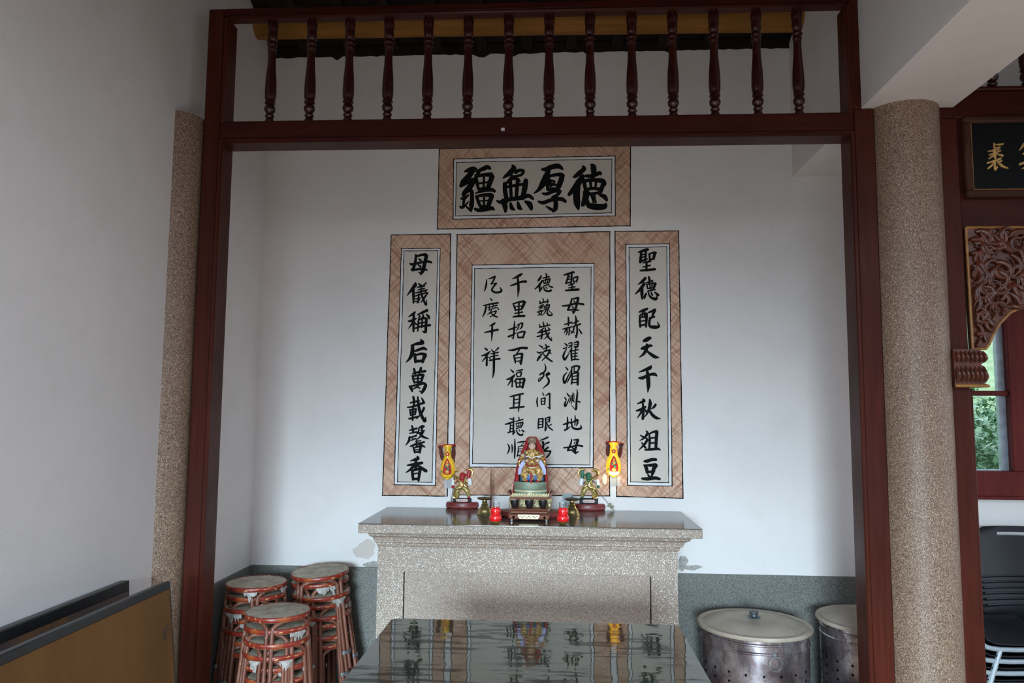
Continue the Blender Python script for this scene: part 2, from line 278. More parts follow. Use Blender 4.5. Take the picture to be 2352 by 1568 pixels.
('centre','F','1465 460 10 1492 498 22;1437 515 12 1458 545 20;1458 560 14 1440 600 22 1446 632 22 1478 580 14 1508 490 5;1525 490 14 1512 550 16 1498 595 6;1548 460 16 1535 555 16 1520 602 8;1520 530 8 1560 575 14;1598 415 10 1602 470 20 1592 560 24 1588 655 26 1580 683 10;1575 672 14 1518 608 5;1590 560 10 1635 578 20;1562 478 8 1556 560 12'),
('centre','F','1418 867 14 1470 850 24 1512 833 12;1475 768 12 1476 850 24 1465 925 16;1437 940 22 1480 917 20 1512 888 6;1508 852 12 1560 827 20 1600 803 26;1605 805 26 1602 850 22 1588 885 8;1572 748 10 1574 800 18 1570 878 14;1525 790 14 1530 860 18 1545 908 24 1600 925 26 1650 912 26 1642 868 6'),
('centre','F','1530 1055 14 1515 1120 22 1478 1195 22;1555 1065 14 1612 1060 24;1610 1063 30 1587 1140 28 1572 1205 28 1580 1242 18;1475 1200 20 1530 1195 20 1575 1228 24 1615 1215 14;1425 1165 16 1500 1157 20 1600 1135 20 1668 1145 24;1575 1085 10 1560 1112 12;1540 1165 20 1558 1185 22'),
('centre','E','1140 298 18 1112 345 28 1088 372 6;1152 360 22 1110 420 26 1056 470 12;1115 400 22 1117 450 24 1120 502 18;1192 265 10 1207 290 20 1200 345 14;1155 330 14 1242 310 20;1162 362 14 1175 395 14;1165 358 14 1210 346 16 1252 340 20;1250 345 20 1235 388 16;1193 352 12 1195 388 12;1220 346 12 1217 386 12;1170 398 14 1240 387 14;1165 430 12 1237 410 18;1150 440 12 1135 478 20;1170 440 12 1180 478 20 1215 496 24 1264 490 22 1255 466 5;1195 440 10 1212 462 16;1235 430 14 1282 448 22'),
('centre','E','1160 588 12 1166 630 18;1118 620 12 1125 650 18;1118 655 18 1175 637 18 1230 625 14;1220 598 12 1222 640 20;1168 665 14 1125 684 8;1102 702 12 1168 685 16;1138 675 14 1135 722 14;1135 700 12 1102 732 6;1140 700 8 1162 717 12;1082 767 14 1168 745 16;1132 735 14 1108 782 16 1152 802 16;1152 750 14 1130 790 14 1092 808 8;1216 658 14 1195 682 8;1180 688 14 1183 732 14;1180 690 12 1242 670 18;1243 675 20 1230 728 16;1185 710 10 1232 702 10;1185 733 12 1230 724 12;1210 680 12 1206 728 12;1200 732 14 1180 775 14 1158 802 6;1220 730 16 1214 780 20 1240 806 22 1278 800 18 1262 762 5;1235 742 8 1252 768 14'),
('centre','E','1163 888 12 1170 935 20;1115 922 12 1122 955 18;1115 960 18 1180 947 18 1252 930 16;1213 902 12 1218 942 18;1168 972 16 1130 1000 12 1108 1012 5;1088 1032 14 1150 1017 22 1230 1000 18 1255 985 8;1150 985 16 1148 1050 22 1138 1108 18 1120 1098 5;1080 1082 14 1120 1072 20 1192 1045 10;1185 962 12 1202 1030 24 1232 1090 24 1274 1135 14;1272 1130 14 1268 1085 5;1242 1028 20 1205 1085 16 1168 1117 6;1222 962 10 1250 992 18'),
('centre','E','1108 1188 10 1152 1218 24;1078 1275 10 1118 1290 22 1142 1270 8;1152 1298 12 1110 1345 24 1088 1388 22;1090 1380 18 1140 1338 6;1190 1178 14 1207 1210 22 1200 1262 16;1155 1242 10 1240 1205 20;1145 1285 12 1250 1248 18;1252 1255 24 1215 1320 22 1148 1388 10;1160 1300 12 1210 1352 24 1280 1402 18;1230 1272 10 1264 1298 16;1182 1255 12 1160 1300 10'),
('centre','F','1180 86 8 1195 130 18 1182 185 22 1118 228 16;1120 222 14 1160 200 20 1168 240 20 1130 290 18 1104 314 14;1104 312 12 1106 280 12 1138 258 8;1248 213 22 1215 235 16;1240 192 14 1206 220 22 1205 245 16 1234 290 24 1228 340 24 1185 378 16 1154 408 4'),
('centre','F','1155 455 10 1168 488 18;1090 518 12 1082 570 20 1092 637 14;1195 495 12 1242 465 22;1247 465 20 1246 560 18 1247 665 20;1245 655 16 1212 640 5;1135 530 12 1138 570 16 1140 612 12;1135 537 12 1187 522 16;1187 524 18 1182 608 16;1140 572 12 1182 562 12;1138 608 14 1182 602 14'),
('centre','F','1105 788 14 1102 850 20 1098 918 14;1105 797 14 1158 788 18;1160 790 20 1156 902 18;1110 832 12 1152 827 12;1110 868 12 1152 862 12;1098 910 16 1162 896 14;1190 787 14 1247 770 20;1247 770 20 1241 832 18;1195 808 12 1240 801 12;1190 838 12 1240 829 14;1190 785 16 1196 860 18 1190 942 24;1190 940 20 1216 898 6;1210 848 12 1237 900 18 1284 938 16;1268 862 16 1228 892 8'),
('centre','G','775 97 24 720 122 26 640 152 8;690 170 30 700 230 30 680 300 30 655 320 8;793 180 28 745 200 22 712 222 8;660 235 12 705 280 16;700 312 14 778 258 20;780 262 24 740 298 22 722 328 30;722 326 26 822 325 22;820 328 24 800 370 26 762 418 26 735 432 6'),
('centre','E','895 272 16 860 292 34 800 325 22 762 337 6;740 427 14 800 407 24 880 377 24 942 373 32;835 320 20 842 400 30 845 480 28 835 574 5'),
('centre','E','772 655 12 795 700 24 805 748 16;780 658 16 850 637 20 915 627 30;928 635 32 902 690 30 880 735 20;800 698 14 890 684 14;805 740 18 880 730 18;852 635 20 848 740 20 850 812 18;793 783 14 897 765 20;775 827 16 840 817 26 924 815 26'),
('centre','E','795 880 10 791 960 24 785 1040 22 776 1112 14;775 1102 12 752 1088 5;716 992 14 770 977 24 832 955 10;712 1082 22 760 1062 22 825 1028 6;823 937 12 880 907 18 898 908 18;898 908 22 886 960 20 858 988 6;857 920 12 840 975 16 812 1008 5;830 1038 12 840 1090 20;830 1038 14 890 1017 22 932 1017 18;928 1020 24 902 1095 22;840 1093 20 902 1088 20'),
('centre','E','706 1255 8 780 1252 28 870 1227 26 955 1228 30;862 1240 16 830 1290 16 808 1312 6;782 1318 12 795 1360 24 805 1418 18;790 1322 18 850 1302 20 898 1302 26;892 1302 30 887 1360 30 875 1434 24;875 1425 18 845 1398 5;805 1357 14 875 1348 14;810 1398 14 870 1390 14'),
('centre','F','742 157 10 778 192 24;692 287 14 740 272 26 800 225 16;792 238 16 750 300 22 708 362 10;768 290 18 763 382 18;785 300 10 805 325 14;815 177 12 897 162 20;815 207 14 830 252 16;815 208 14 880 192 20 870 248 18;830 254 14 878 243 14;808 277 14 820 385 20;815 283 18 922 276 26;922 286 32 896 394 26;820 333 14 905 327 14;820 384 18 895 378 18;866 282 16 862 378 16'),
('centre','F','732 510 12 800 492 22 907 468 20;785 500 18 785 580 20 780 655 18;862 478 22 857 580 22 844 698 12;790 548 14 855 538 14;790 594 14 855 584 14;733 657 20 820 647 22 916 637 22'),
('centre','F','673 862 12 720 852 24 795 822 14;732 790 12 770 800 18;745 842 14 740 900 16 735 962 16;782 775 16 780 880 20 776 995 18;745 882 12 775 877 12;745 920 12 775 914 12;708 970 18 800 945 12;850 768 10 856 812 16;805 828 12 902 800 18;813 850 12 822 888 12;815 852 12 902 838 20;902 843 20 887 888 16;845 848 10 848 885 10;868 846 10 868 884 10;820 892 12 887 883 12;813 918 12 882 900 14;800 945 12 793 978 14;823 930 12 830 970 18 860 998 24 898 998 20 896 972 5;850 928 8 864 952 14;885 935 12 914 957 22'),
('centre','G','108 203 8 140 255 26 132 325 24 100 380 5;183 213 12 190 280 24 185 352 12;232 125 14 233 280 30 227 442 18;270 190 14 330 175 24 405 168 22;290 248 14 286 330 20 272 402 14;290 254 14 375 236 16;295 292 12 350 287 12;290 328 12 350 322 12;268 405 24 330 384 12;372 195 14 330 238 12'),
('centre','E','437 342 10 430 420 24 408 497 12;462 337 12 500 327 20 545 303 18;545 308 22 520 365 20 492 408 18;495 404 10 562 395 18;562 395 20 520 445 20 505 485 24 555 514 24 625 495 28 605 442 6'),
('centre','E','480 587 10 502 612 20;393 682 12 460 667 20 583 645 22;432 680 20 415 760 24 383 830 8;450 708 12 572 677 16;470 680 12 470 742 12;522 660 12 515 705 12;455 738 12 562 706 14;572 708 10 590 732 16;502 738 14 470 780 14 442 802 5;480 772 12 560 750 16;560 750 18 540 790 16 478 830 10;490 777 12 530 812 22 578 830 14'),
('centre','E','545 903 16 520 922 28 468 947 6;408 1028 12 480 1012 24 582 990 26;507 935 18 506 1020 28 500 1140 6'),
('centre','E','408 1223 12 442 1252 26;365 1328 12 420 1312 26 482 1270 14;468 1283 18 420 1350 20 376 1403 8;440 1333 22 436 1450 26;460 1340 10 482 1364 16;498 1245 12 516 1272 18;590 1223 22 545 1267 10;488 1302 14 587 1282 18;480 1340 12 582 1320 16;470 1387 18 540 1373 20 607 1365 22;532 1270 20 530 1400 28 527 1530 26 512 1614 6'),
('plaque','P','930 585 26 938 655 26;955 602 14 1020 602 28 1070 594 24;945 652 14 1020 648 26;842 705 14 920 692 28 1000 675 22;935 660 30 940 740 40 950 805 36;860 760 22 940 732 28 1030 692 20;858 812 24 922 768 26;970 742 20 1060 770 34;832 880 24 920 852 28 1035 812 26;840 962 22 900 912 28 940 860 24;942 870 30 945 940 34 950 982 24;985 935 18 955 980 18;980 850 26 1050 922 38 1142 958 14;1045 850 26 980 862 20'),
('plaque','P','1375 590 30 1352 640 32 1310 687 14;1375 610 20 1460 600 24 1520 620 20;1365 745 22 1420 715 26 1500 700 20;1440 650 24 1440 820 26;1318 898 34 1400 870 30 1520 850 24;1350 965 14 1400 938 22 1440 880 20;1440 870 20 1500 960 26'),
]
PANELS={'title':[[(1009.1,342.3),(1448.1,334.5),(1447.7,518.8),(1004.4,526.2)],[(1041.6,365.3),(1413,358.3),(1413.2,495.8),(1041,503.2)],[(1048.5,373.1),(1405.2,365.7),(1404.5,489),(1046.5,496)]],
'left':[[(898.6,540),(1035.2,537.3),(1027,1138.8),(878.4,1137)],[(922.2,571),(1011,570.3),(999.9,1114.3),(905.5,1112.6)],[(927.9,576),(1005.7,575.7),(992.7,1107.3),(913.1,1106)]],
'right':[[(1412.4,531.3),(1558.3,530.2),(1568.7,1144),(1416.3,1139.7)],[(1437.3,561.2),(1537.7,559.7),(1543.5,1115.4),(1441.2,1114.3)],[(1444.9,568.1),(1531.2,566.8),(1536,1108.2),(1448.1,1106)]],
'centre':[[(1050,538.5),(1400.9,532),(1400.5,1138.5),(1042.5,1136)],[(1084.6,608.6),(1364.6,604.6),(1362.3,1073.6),(1078,1072.1)],[(1090.4,616.6),(1357.5,613.2),(1355.2,1067.3),(1085.5,1064.3)]]}
WALL = plaster('white_plaster', (.76, .715, .69))
DOOR_RED = wood('dark_red_wood', (.062, .012, .0065), .38)
DOOR_REDX = wood('dark_red_wood_cross', (.046, .0085, .005), .38, axis='X')
TURNED = simple('turned_dark_wood', (.035, .007, .005), .25, var=.2)
GOLD_LINE = simple('gold_line_paint', (.30, .135, .03), .45, var=.25)
CARVED = simple('carved_wood', (.085, .020, .009), .24, var=.45, scale=40, bump=.0015)
STONE = chips('washed_stone', [(0, (.13, .085, .06)), (.3, (.245, .18, .135)), (.6, (.34, .265, .21)), (.85, (.44, .36, .30)), (1, (.62, .55, .48))], 400, .6, (1, 1, .85), .0008, white=((.90, .88, .84), 210, .34))
PEBBLE = chips('pebble_dash', [(0, (.035, .016, .009)), (.3, (.13, .075, .046)), (.6, (.25, .16, .105)), (.85, (.39, .265, .185)), (1, (.66, .50, .38))], 430, .5, (1, 1, .75), .001, white=((.66, .53, .41), 300, .22))
WAINS = chips('speckled_granite', [(0, (.022, .022, .018)), (.3, (.085, .085, .073)), (.6, (.17, .165, .145)), (.85, (.27, .26, .23)), (1, (.46, .44, .40))], 430, .5, bump=.0005, white=((.42, .41, .37), 300, .15))
STONETOP = chips('polished_terrazzo', [(0, (.035, .027, .021)), (.3, (.085, .068, .054)), (.7, (.14, .118, .098)), (1, (.26, .23, .20))], 260, .14, bump=0, stain=((.050, .032, .020), 2.2, .9))
FLOOR = chips('floor_tiles', [(0, (.28, .17, .105)), (.4, (.42, .275, .18)), (1, (.55, .38, .27))], 60, .5, bump=0)
DARKROOF = wood('roof_boards', (.022, .014, .011), .7, axis='Y')
PURLIN = wood('ochre_purlin', (.30, .13, .028), .5, axis='X')

YB = 4.2; YF = 3.24; XL = -1.688; XB0, XB1, ZB = 1.325, 1.712, 3.003; ZW = CAMH-.8584
TOPZ = 3.762
RIDGE = 2.5
def roofz(y):
    r = 3.80+.42*(4.2-RIDGE); return 3.80+.42*(4.2-y) if y > RIDGE else r-(r-EAVE_Z)*(RIDGE-y)/(RIDGE-EAVE_Y)
def struct(o): o['kind'] = 'structure'; return o
# floor and courtyard
m = MB()
m.box(XL-.3, 6.6, FRONT-.1, YB+.25, -.12, 0); struct(m.build('floor', FLOOR, smooth=False))
m = MB(); m.box(-30, 34, -40, 40, -.60, -.14)
x = NT('courtyard_paving'); x.col(x.ramp(x.noise(3, 5), [(.3, (.10, .085, .07)), (.7, (.15, .13, .11))])).set(Roughness=.8)
struct(m.build('ground', x.m, smooth=False))
m = MB(); m.box(-6, GX0, FRONT-.4, FRONT-.1, -.12, 3.6); m.box(GX1, 12, FRONT-.4, FRONT-.1, -.12, 3.6); m.box(GX0, GX1, FRONT-.4, FRONT-.1, GZ1, 3.6); struct(m.build('wall_courtyard', simple('courtyard_brick', (.20, .10, .07), .8), smooth=False))
# left wall, full depth of the hall, gable top follows the roof
m = MB()
poly = [(EAVE_Y-.1, 0), (YB+.2, 0), (YB+.2, roofz(YB+.2)), (RIDGE, roofz(RIDGE)), (EAVE_Y-.1, roofz(EAVE_Y-.1))]
m.prism(poly, lambda u, v, w_: (w_, u, v), XL, XL-.22); wl = struct(m.build('wall_left', WALL, smooth=False))
m = MB(); m.box(XL-.22, XL, FRONT, EAVE_Y-.1, 0, 2.9); struct(m.build('wall_left_court', WALL, smooth=False))
# back wall (window hole in the neighbouring bay)
WX0, WX1, WZ0, WZ1 = 2.02, 3.35, 1.24, 2.62
m = MB(); T_ = .2; XR = 4.4
def wallbox(x0, x1, z0, z1): m.box(x0, x1, YB, YB+T_, z0, z1)
wallbox(XL-.2, WX0, 0, TOPZ); wallbox(WX0, WX1, 0, WZ0); wallbox(WX0, WX1, WZ1, TOPZ); wallbox(WX1, XR, 0, TOPZ)
struct(m.build('wall_back', WALL, smooth=False))
# ragged upper plaster edge, where the wall stops under the roof
m = MB(); random.seed(3); n = 90; rows = [[], []]
for i in range(n+1):
    xx = XL+(XB0-XL)*i/n; z = TOPZ-.012+random.uniform(-.004, .004)-(.02 if random.random() < .05 else 0)
    rows[0].append(Vector((xx, YB-.004, z))); rows[1].append(Vector((xx, YB-.004, TOPZ+.05)))
m.grid(rows); m.v += []; struct(m.build('trim_1', DARKROOF, smooth=False))
# beam wall between the two bays
m = MB(); poly = [(EAVE_Y, ZB), (YB, ZB), (YB, roofz(YB)-.02), (RIDGE, roofz(RIDGE)-.02), (EAVE_Y, roofz(EAVE_Y)-.02)]
m.prism(poly, lambda u, v, w_: (w_, u, v), XB0, XB1); struct(m.build('beam_wall', WALL, smooth=False))
m = MB(); m.box(XR, XR+.2, FRONT, YB+.2, 0, .8); m.box(XR, XR+.2, FRONT, YB+.2, 2.75, 3.9); m.box(XR, XR+.2, 3.9, YB+.2, .8, 2.75); m.box(XR, XR+.2, FRONT, 1.3, .8, 2.75)
struct(m.build('wall_right', WALL, smooth=False))
# roof boards, rafters
ro = struct(bpy.data.objects.new('ceiling', None)); COL.objects.link(ro)
m = MB()
for (ya, yb) in ((YB+.25, RIDGE), (RIDGE, EAVE_Y-.1)):
    za, zb = roofz(ya)+.03, roofz(yb)+.03
    m.add([(XL-.2, ya, za), (XR+.3, ya, za), (XR+.3, yb, zb), (XL-.2, yb, zb), (XL-.2, ya, za+.06), (XR+.3, ya, za+.06), (XR+.3, yb, zb+.06), (XL-.2, yb, zb+.06)],
          [(0,1,2,3),(7,6,5,4),(0,4,5,1),(1,5,6,2),(2,6,7,3),(3,7,4,0)])
m.build('roof_boards', DARKROOF, ro, smooth=False)
for k in range(12):
    xx = -1.5+k*.26
    m = MB(); m.add([(xx, 4.2, roofz(4.2)-.03), (xx+.06, 4.2, roofz(4.2)-.03), (xx+.06, RIDGE+.05, roofz(RIDGE+.05)-.03), (xx, RIDGE+.05, roofz(RIDGE+.05)-.03), (xx, 4.2, roofz(4.2)+.03), (xx+.06, 4.2, roofz(4.2)+.03), (xx+.06, RIDGE+.05, roofz(RIDGE+.05)+.03), (xx, RIDGE+.05, roofz(RIDGE+.05)+.03)],
          [(3,2,1,0),(4,5,6,7),(0,1,5,4),(1,2,6,5),(2,3,7,6),(3,0,4,7)])
    m.build('rafter', DARKROOF, ro, smooth=False)
m = MB(); m.tube([(XL, 3.99, 3.834), (-.2, 3.99, 3.827), (XB0, 3.99, 3.812)], .068, 20); struct(m.build('purlin', PURLIN))
# wainscot on the back and left walls of the alcove (slightly ragged top edge)
m = MB(); m.box(XL, WX1+2, YB-.012, YB+.01, 0, ZW); struct(m.build('wainscot_back', WAINS, smooth=False))
m = MB(); m.box(XL-.01, XL+.012, 3.42, YB-.012, 0, ZW); struct(m.build('wainscot_left', WAINS, smooth=False))
m = MB(); m.ring((0, 0, 0), 1, .2, 3, 3)
# cracked plaster repair patches beside the altar
PATCH = plaster('patched_plaster', (.60, .52, .47)); FLAKE = simple('bare_cement', (.34, .32, .29), .85, var=.3, scale=60)
def blob(name, cpx, w_, h_, mat_, seed, off):
    random.seed(seed); c = uY(*cpx, YB); n = 40; poly = []; ph = [random.uniform(0, 6.3) for _ in range(5)]
    for i in range(n):
        a = 2*pi*i/n; k = .85+.12*sin(2*a+ph[0])+.10*sin(3*a+ph[1])+.05*sin(7*a+ph[2])+.03*sin(13*a+ph[3]); poly.append((c.x+w_*k*cos(a), c.z+h_*k*sin(a)))
    m = MB(); m.prism(poly, lambda u, v, q: (u, YB-q, v), -.002, off); return m.build(name, mat_, smooth=False)
for i, (cpx, w_, h_, mt, off) in enumerate([((838, 1262), .075, .055, PATCH, .0016), ((855, 1296), .05, .022, FLAKE, .002), ((1568, 1292), .03, .045, FLAKE, .002), ((1590, 1303), .06, .014, FLAKE, .0018)]):
    o = blob('plaster_patch', cpx, w_, h_, mt, 20+i, off); o['kind'] = 'structure'

# ---------------------------------------------------------------- stone columns
def column(cx, cy, r_, label):
    m = MB(); m.lathe([(r_, 0), (r_, 1.5), (r_-.001, ZB)], (cx, cy, 0), 64); o = m.build('stone_column', PEBBLE); tag(o, label, 'column')
    return o
column(-1.750, 3.270, .140, 'round pebble-dashed column half sunk in the left wall')
column(1.516, 3.305, .150, 'freestanding round pebble-dashed column under the white beam on the right')
# ---------------------------------------------------------------- main timber screen
def moulding(m, pts):  # small half-round moulding running along pts
    m.tube(pts, .011, 8)
fr = thing('timber_screen', 'dark red timber screen with turned balusters framing the altar alcove', 'screen', (0, YF, 0))
# (inner and under edges are set by their far arrises, the ones seen from below)
LX0, LX1, RX0, RX1 = -1.603, -1.508, 1.270, 1.377
Z0, Z1, ZT = CAMH+1.2000, CAMH+1.3055, CAMH+1.7900; ZTT = CAMH+1.843
m = MB(); m.bbox(LX0, LX1-.018, 0, .1, 0, ZTT, .006); m.bbox(LX1-.02, LX1, -.008, .108, 0, Z0+.02, .004); m.bbox(LX1-.02, LX1, -.002, .102, Z1-.004, ZT+.01, .004)
m.build('post', DOOR_RED, fr)
m = MB(); m.bbox(RX0+.018, RX1, 0, .1, 0, ZB-.002, .006); m.bbox(RX0+.018, XB0-.001, 0, .1, ZB-.002, 4.0, .004); m.bbox(RX0, RX0+.02, -.008, .108, 0, Z0+.02, .004); m.bbox(RX0, RX0+.02, -.002, .102, Z1-.004, ZT+.01, .004)
m.build('post', DOOR_RED, fr)
m = MB(); m.bbox(LX1-.02, RX0+.02, .0, .1, Z0+.022, Z1, .005); m.build('lower_beam', DOOR_REDX, fr)
m = MB(); m.bbox(LX1-.015, RX0+.015, -.0085, .1085, Z0, Z0+.024, .006); m.build('moulding', DOOR_REDX, fr)
m = MB(); m.bbox(LX1-.02, RX0+.02, 0, .05, ZT+.016, ZTT, .005); m.build('top_beam', DOOR_REDX, fr)
m = MB(); m.bbox(LX1-.005, RX0+.005, -.008, .052, ZT, ZT+.018, .007); m.build('moulding', DOOR_REDX, fr)
prof = [(.015, 0), (.020, .006), (.021, .013), (.013, .022), (.017, .025), (.024, .036), (.0255, .048), (.021, .060), (.014, .066), (.0245, .072), (.0245, .078), (.020, .084), (.0245, .098), (.0262, .13), (.0245, .19), (.019, .26), (.0172, .315), (.018, .345), (.0205, .35), (.0175, .356), (.021, .366), (.0235, .372), (.018, .380), (.0185, .388), (.0215, .392), (.022, .425), (.019, .432), (.0235, .440), (.0240, .470), (.019, .478), (.021, .485), (.021, ZT-Z1+.002)]
prof = [(r_, z_+(.022*(1-z_/.35) if z_ < .35 else 0)) for r_, z_ in prof]; prof = [(.019, 0), (.021, .008)]+[(r_, min(z_, ZT-Z1+.002)) for r_, z_ in prof if z_ > .01]
bxs = [624, 714, 802, 892, 983, 1075, 1168, 1261, 1355, 1451, 1545, 1640, 1738, 1832]
b0 = None
for px in bxs:
    X = uY(px, 262, YF+.05).x
    if b0 is None:
        m = MB(); m.lathe(prof, (0, 0, 0), 20); b0 = m.build('baluster', TURNED, fr, angle=60); b = b0
    else:
        b = b0.copy(); COL.objects.link(b); b.parent = fr
    b.location = (X, .028, Z1-.001); b.rotation_euler = (0, 0, random.uniform(0, 3))
p = uY(1155, 297, YF-.001); m = MB(); m.box(p.x-.008, p.x+.008, -.0015, .001, p.z-.007, p.z+.007); m.build('paper_scrap', simple('paper_scrap', (.55, .5, .52), .8), fr, smooth=False)

# ---------------------------------------------------------------- calligraphy panels painted on the back wall
INK = simple('black_ink', (.006, .0065, .0065), .85, var=.3, scale=30, Specular_IOR_Level=.12)
MATW = plaster('mat_white', (.76, .74, .74))
FIELD = plaster('grey_field', (.61, .545, .475))
def hatch():
    x = NT('hatched_border'); base = x.ramp(x.noise(2.5, 3), [(.35, (.56, .355, .245)), (.65, (.67, .455, .335))])
    geo = x.n('NewGeometry').outputs['Position']; wob = x.n('TexNoise'); wob.inputs['Scale'].default_value = 5; x.l(geo, wob.inputs['Vector'])
    vm = x.n('VectorMath', operation='MULTIPLY_ADD'); x.l(wob.outputs['Color'], vm.inputs[0]); vm.inputs[1].default_value = (.035, 0, .035); x.l(geo, vm.inputs[2])
    out = base
    for i, (ang, sc_, wd, st) in enumerate(((.72, 42, .055, .62), (-.66, 42, .055, .62), (.93, 26, .036, .5), (-.85, 24, .034, .5))):
        co = x.rotmap((0, ang, 0), (sc_, 0.0, 1.1), vm.outputs[0])
        off = x.n('VectorMath', operation='ADD'); off.inputs[1].default_value = (7.3*i, 0, 3.1*i); x.l(co, off.inputs[0])
        d = x.vor(1.0, 'Distance', off.outputs[0], 'DISTANCE_TO_EDGE')
        fade = x.ramp(x.noise(3.5, 2, .5), [(.3, .25), (.6, 1.)])
        line = x.math('MULTIPLY', x.ramp(d, [(0, st), (wd*.6, st*.8), (wd, 0.)]), fade)
        out = x.mix(out, (.30, .115, .058), line)
    x.col(out).set(Roughness=.8); return x.m
HATCH = hatch()
def wob_line(m, a, b, wd, y, n=40):
    random.seed(int(a.x*1000+b.z*777)); d = (b-a); L = d.length; t = d/L; nrm = Vector((-t.z, 0, t.x)); l1 = []; l2 = []
    n = max(6, int(L/.03)); o1 = 0
    for i in range(n+1):
        o1 = .7*o1+random.uniform(-.0006, .0006); w_ = wd*random.uniform(.75, 1.25); p = a+t*(L*i/n-(.003 if i == 0 else 0)+(.003 if i == n else 0))+nrm*o1
        l1.append(Vector((p.x+nrm.x*w_/2, y, p.z+nrm.z*w_/2))); l2.append(Vector((p.x-nrm.x*w_/2, y, p.z-nrm.z*w_/2)))
    m.grid([l1, l2])
LBL = {'title': ('horizontal painted scroll with four large black characters above the others', 'painted scroll'),
       'left': ('narrow painted couplet scroll left of the centre, eight characters', 'painted scroll'),
       'right': ('narrow painted couplet scroll right of the centre, eight characters', 'painted scroll'),
       'centre': ('wide painted centre scroll with four columns of writing behind the statue', 'painted scroll')}
PAN = {}
for k, (q0, q1, q2) in PANELS.items():
    c = uY(*q0[3], YB); root = thing('painted_scroll', LBL[k][0], LBL[k][1], (c.x, YB-.0003, c.z), group='calligraphy scrolls painted on the back wall'); PAN[k] = root
    off = Vector((c.x, YB, c.z))
    def quad(q, y0, y1, nm, mt):
        m = MB(); pts = [uY(px, py, YB)-off for px, py in q]
        m.prism([(p.x, p.z) for p in pts], lambda u, v, w_: (u, w_, v), y0, y1); m.build(nm, mt, root, smooth=False)
    # hatched border as a frame around the mat
    m = MB(); o_ = [uY(px, py, YB)-off for px, py in q0]; i_ = [uY(px, py, YB)-off for px, py in q1]
    for y in (-.0012,):
        for a in range(4):
            b = (a+1) % 4; m.add([Vector((o_[a].x, y, o_[a].z)), Vector((o_[b].x, y, o_[b].z)), Vector((i_[b].x, y, i_[b].z)), Vector((i_[a].x, y, i_[a].z))], [(0, 1, 2, 3)])
            m.add([Vector((o_[a].x, y, o_[a].z)), Vector((o_[b].x, y, o_[b].z)), Vector((o_[b].x, 0, o_[b].z)), Vector((o_[a].x, 0, o_[a].z))], [(0, 1, 2, 3)])
    m.build('border', HATCH, root, smooth=False, fixn=False)
    quad(q1, 0, -.0009, 'mat', MATW); quad(q2, 0, -.0013, 'field', FIELD)
    m = MB()
    for q, wd in ((q0, .0052), (q1, .0046), (q2, .0040)):
        pts = [uY(px, py, YB)-off for px, py in q]
        for a in range(4): wob_line(m, pts[a], pts[(a+1) % 4], wd, -.0019)
    m.build('outline', INK, root, smooth=False)
def brush(m, strokes, crop, plane, off, depth, thick=None, wk=1.0):
    ox, oy, s_ = CROPS[crop]; layer = 0
    for st in strokes.split(';'):
        v = [float(t) for t in st.split()]
        pts = [Vector((v[i], v[i+1], 0)) for i in range(0, len(v), 3)]; ws = [v[i+2]*wk for i in range(0, len(v), 3)]
        P, W = spline(pts, ws, 5)
        # build the stroke outline: rounded/pointed ends, variable width
        n = len(P); L_, R_ = [], []
        def out(p): q = uY(ox+p.x/s_, oy+p.y/s_, plane)-off; return q
        for i in range(n):
            t = (P[min(i+1, n-1)]-P[max(i-1, 0)]); t = t.normalized() if t.length > 1e-6 else Vector((1, 0, 0)); nn = Vector((-t.y, t.x, 0)); h_ = W[i]/2
            if i == 0: L_.append(P[i]-t*h_*.75+nn*h_*.35); R_.append(P[i]-t*h_*.55-nn*h_*.55)
            L_.append(P[i]+nn*h_); R_.append(P[i]-nn*h_)
            if i == n-1: L_.append(P[i]+t*h_*.75+nn*h_*.45); R_.append(P[i]+t*h_*.75-nn*h_*.45)
        y = -depth-layer*.00004; layer += 1
        l2 = []; r2 = []
        for a, b in zip(L_, R_):
            qa = out(a); qb = out(b); l2.append(Vector((qa.x, y, qa.z))); r2.append(Vector((qb.x, y, qb.z)))
        if thick:
            m.grid([l2, r2]); lb = [Vector((p.x, y+thick, p.z)) for p in l2]; rb = [Vector((p.x, y+thick, p.z)) for p in r2]
            m.grid([lb, l2]); m.grid([r2, rb]); m.add([l2[0], r2[0], rb[0], lb[0]], [(0, 1, 2, 3)]); m.add([l2[-1], r2[-1], rb[-1], lb[-1]], [(0, 1, 2, 3)])
        else: m.grid([l2, r2])
for pan, crop, st in CH:
    if pan == 'plaque': continue
    root = PAN[pan]; m = MB(); brush(m, st, crop, YB, Vector(root.location), .0020, wk={'title': 1.27, 'centre': 1.15}.get(pan, 1.16)); m.build('character', INK, root, smooth=False)
# ---------------------------------------------------------------- altar
AZ = CAMH-.53; AX0, AX1, AY0 = -.927, .678, 3.573
al = thing('stone_altar', 'speckled washed-stone altar with polished top against the back wall', 'altar', ((AX0+AX1)/2, YB, 0))
ax = (AX0+AX1)/2
def A(x): return x-ax
m = MB(); m.bbox(A(AX0), A(AX1), AY0-YB, -.013, AZ-.004, AZ, .001); m.build('polished_top', STONETOP, al, smooth=False)
m = MB(); m.bbox(A(AX0), A(AX1), AY0-YB, -.013, AZ-.046, AZ-.0041, .003); m.build('slab', STONE, al, smooth=False)
BX0 = uY(867, 1300, 3.64).x; BX1 = uY(1557, 1310, 3.64).x; BY = 3.64
m = MB(); prf = [(0, .0), (.008, -.006), (.012, -.014), (.030, -.022), (.038, -.036), (.040, -.046), (.052, -.050), (.056, -.062), (.062, -.068)]
rows = []
e0 = (A(AX0)+.04, AY0-YB+.016, A(AX1)-.04)
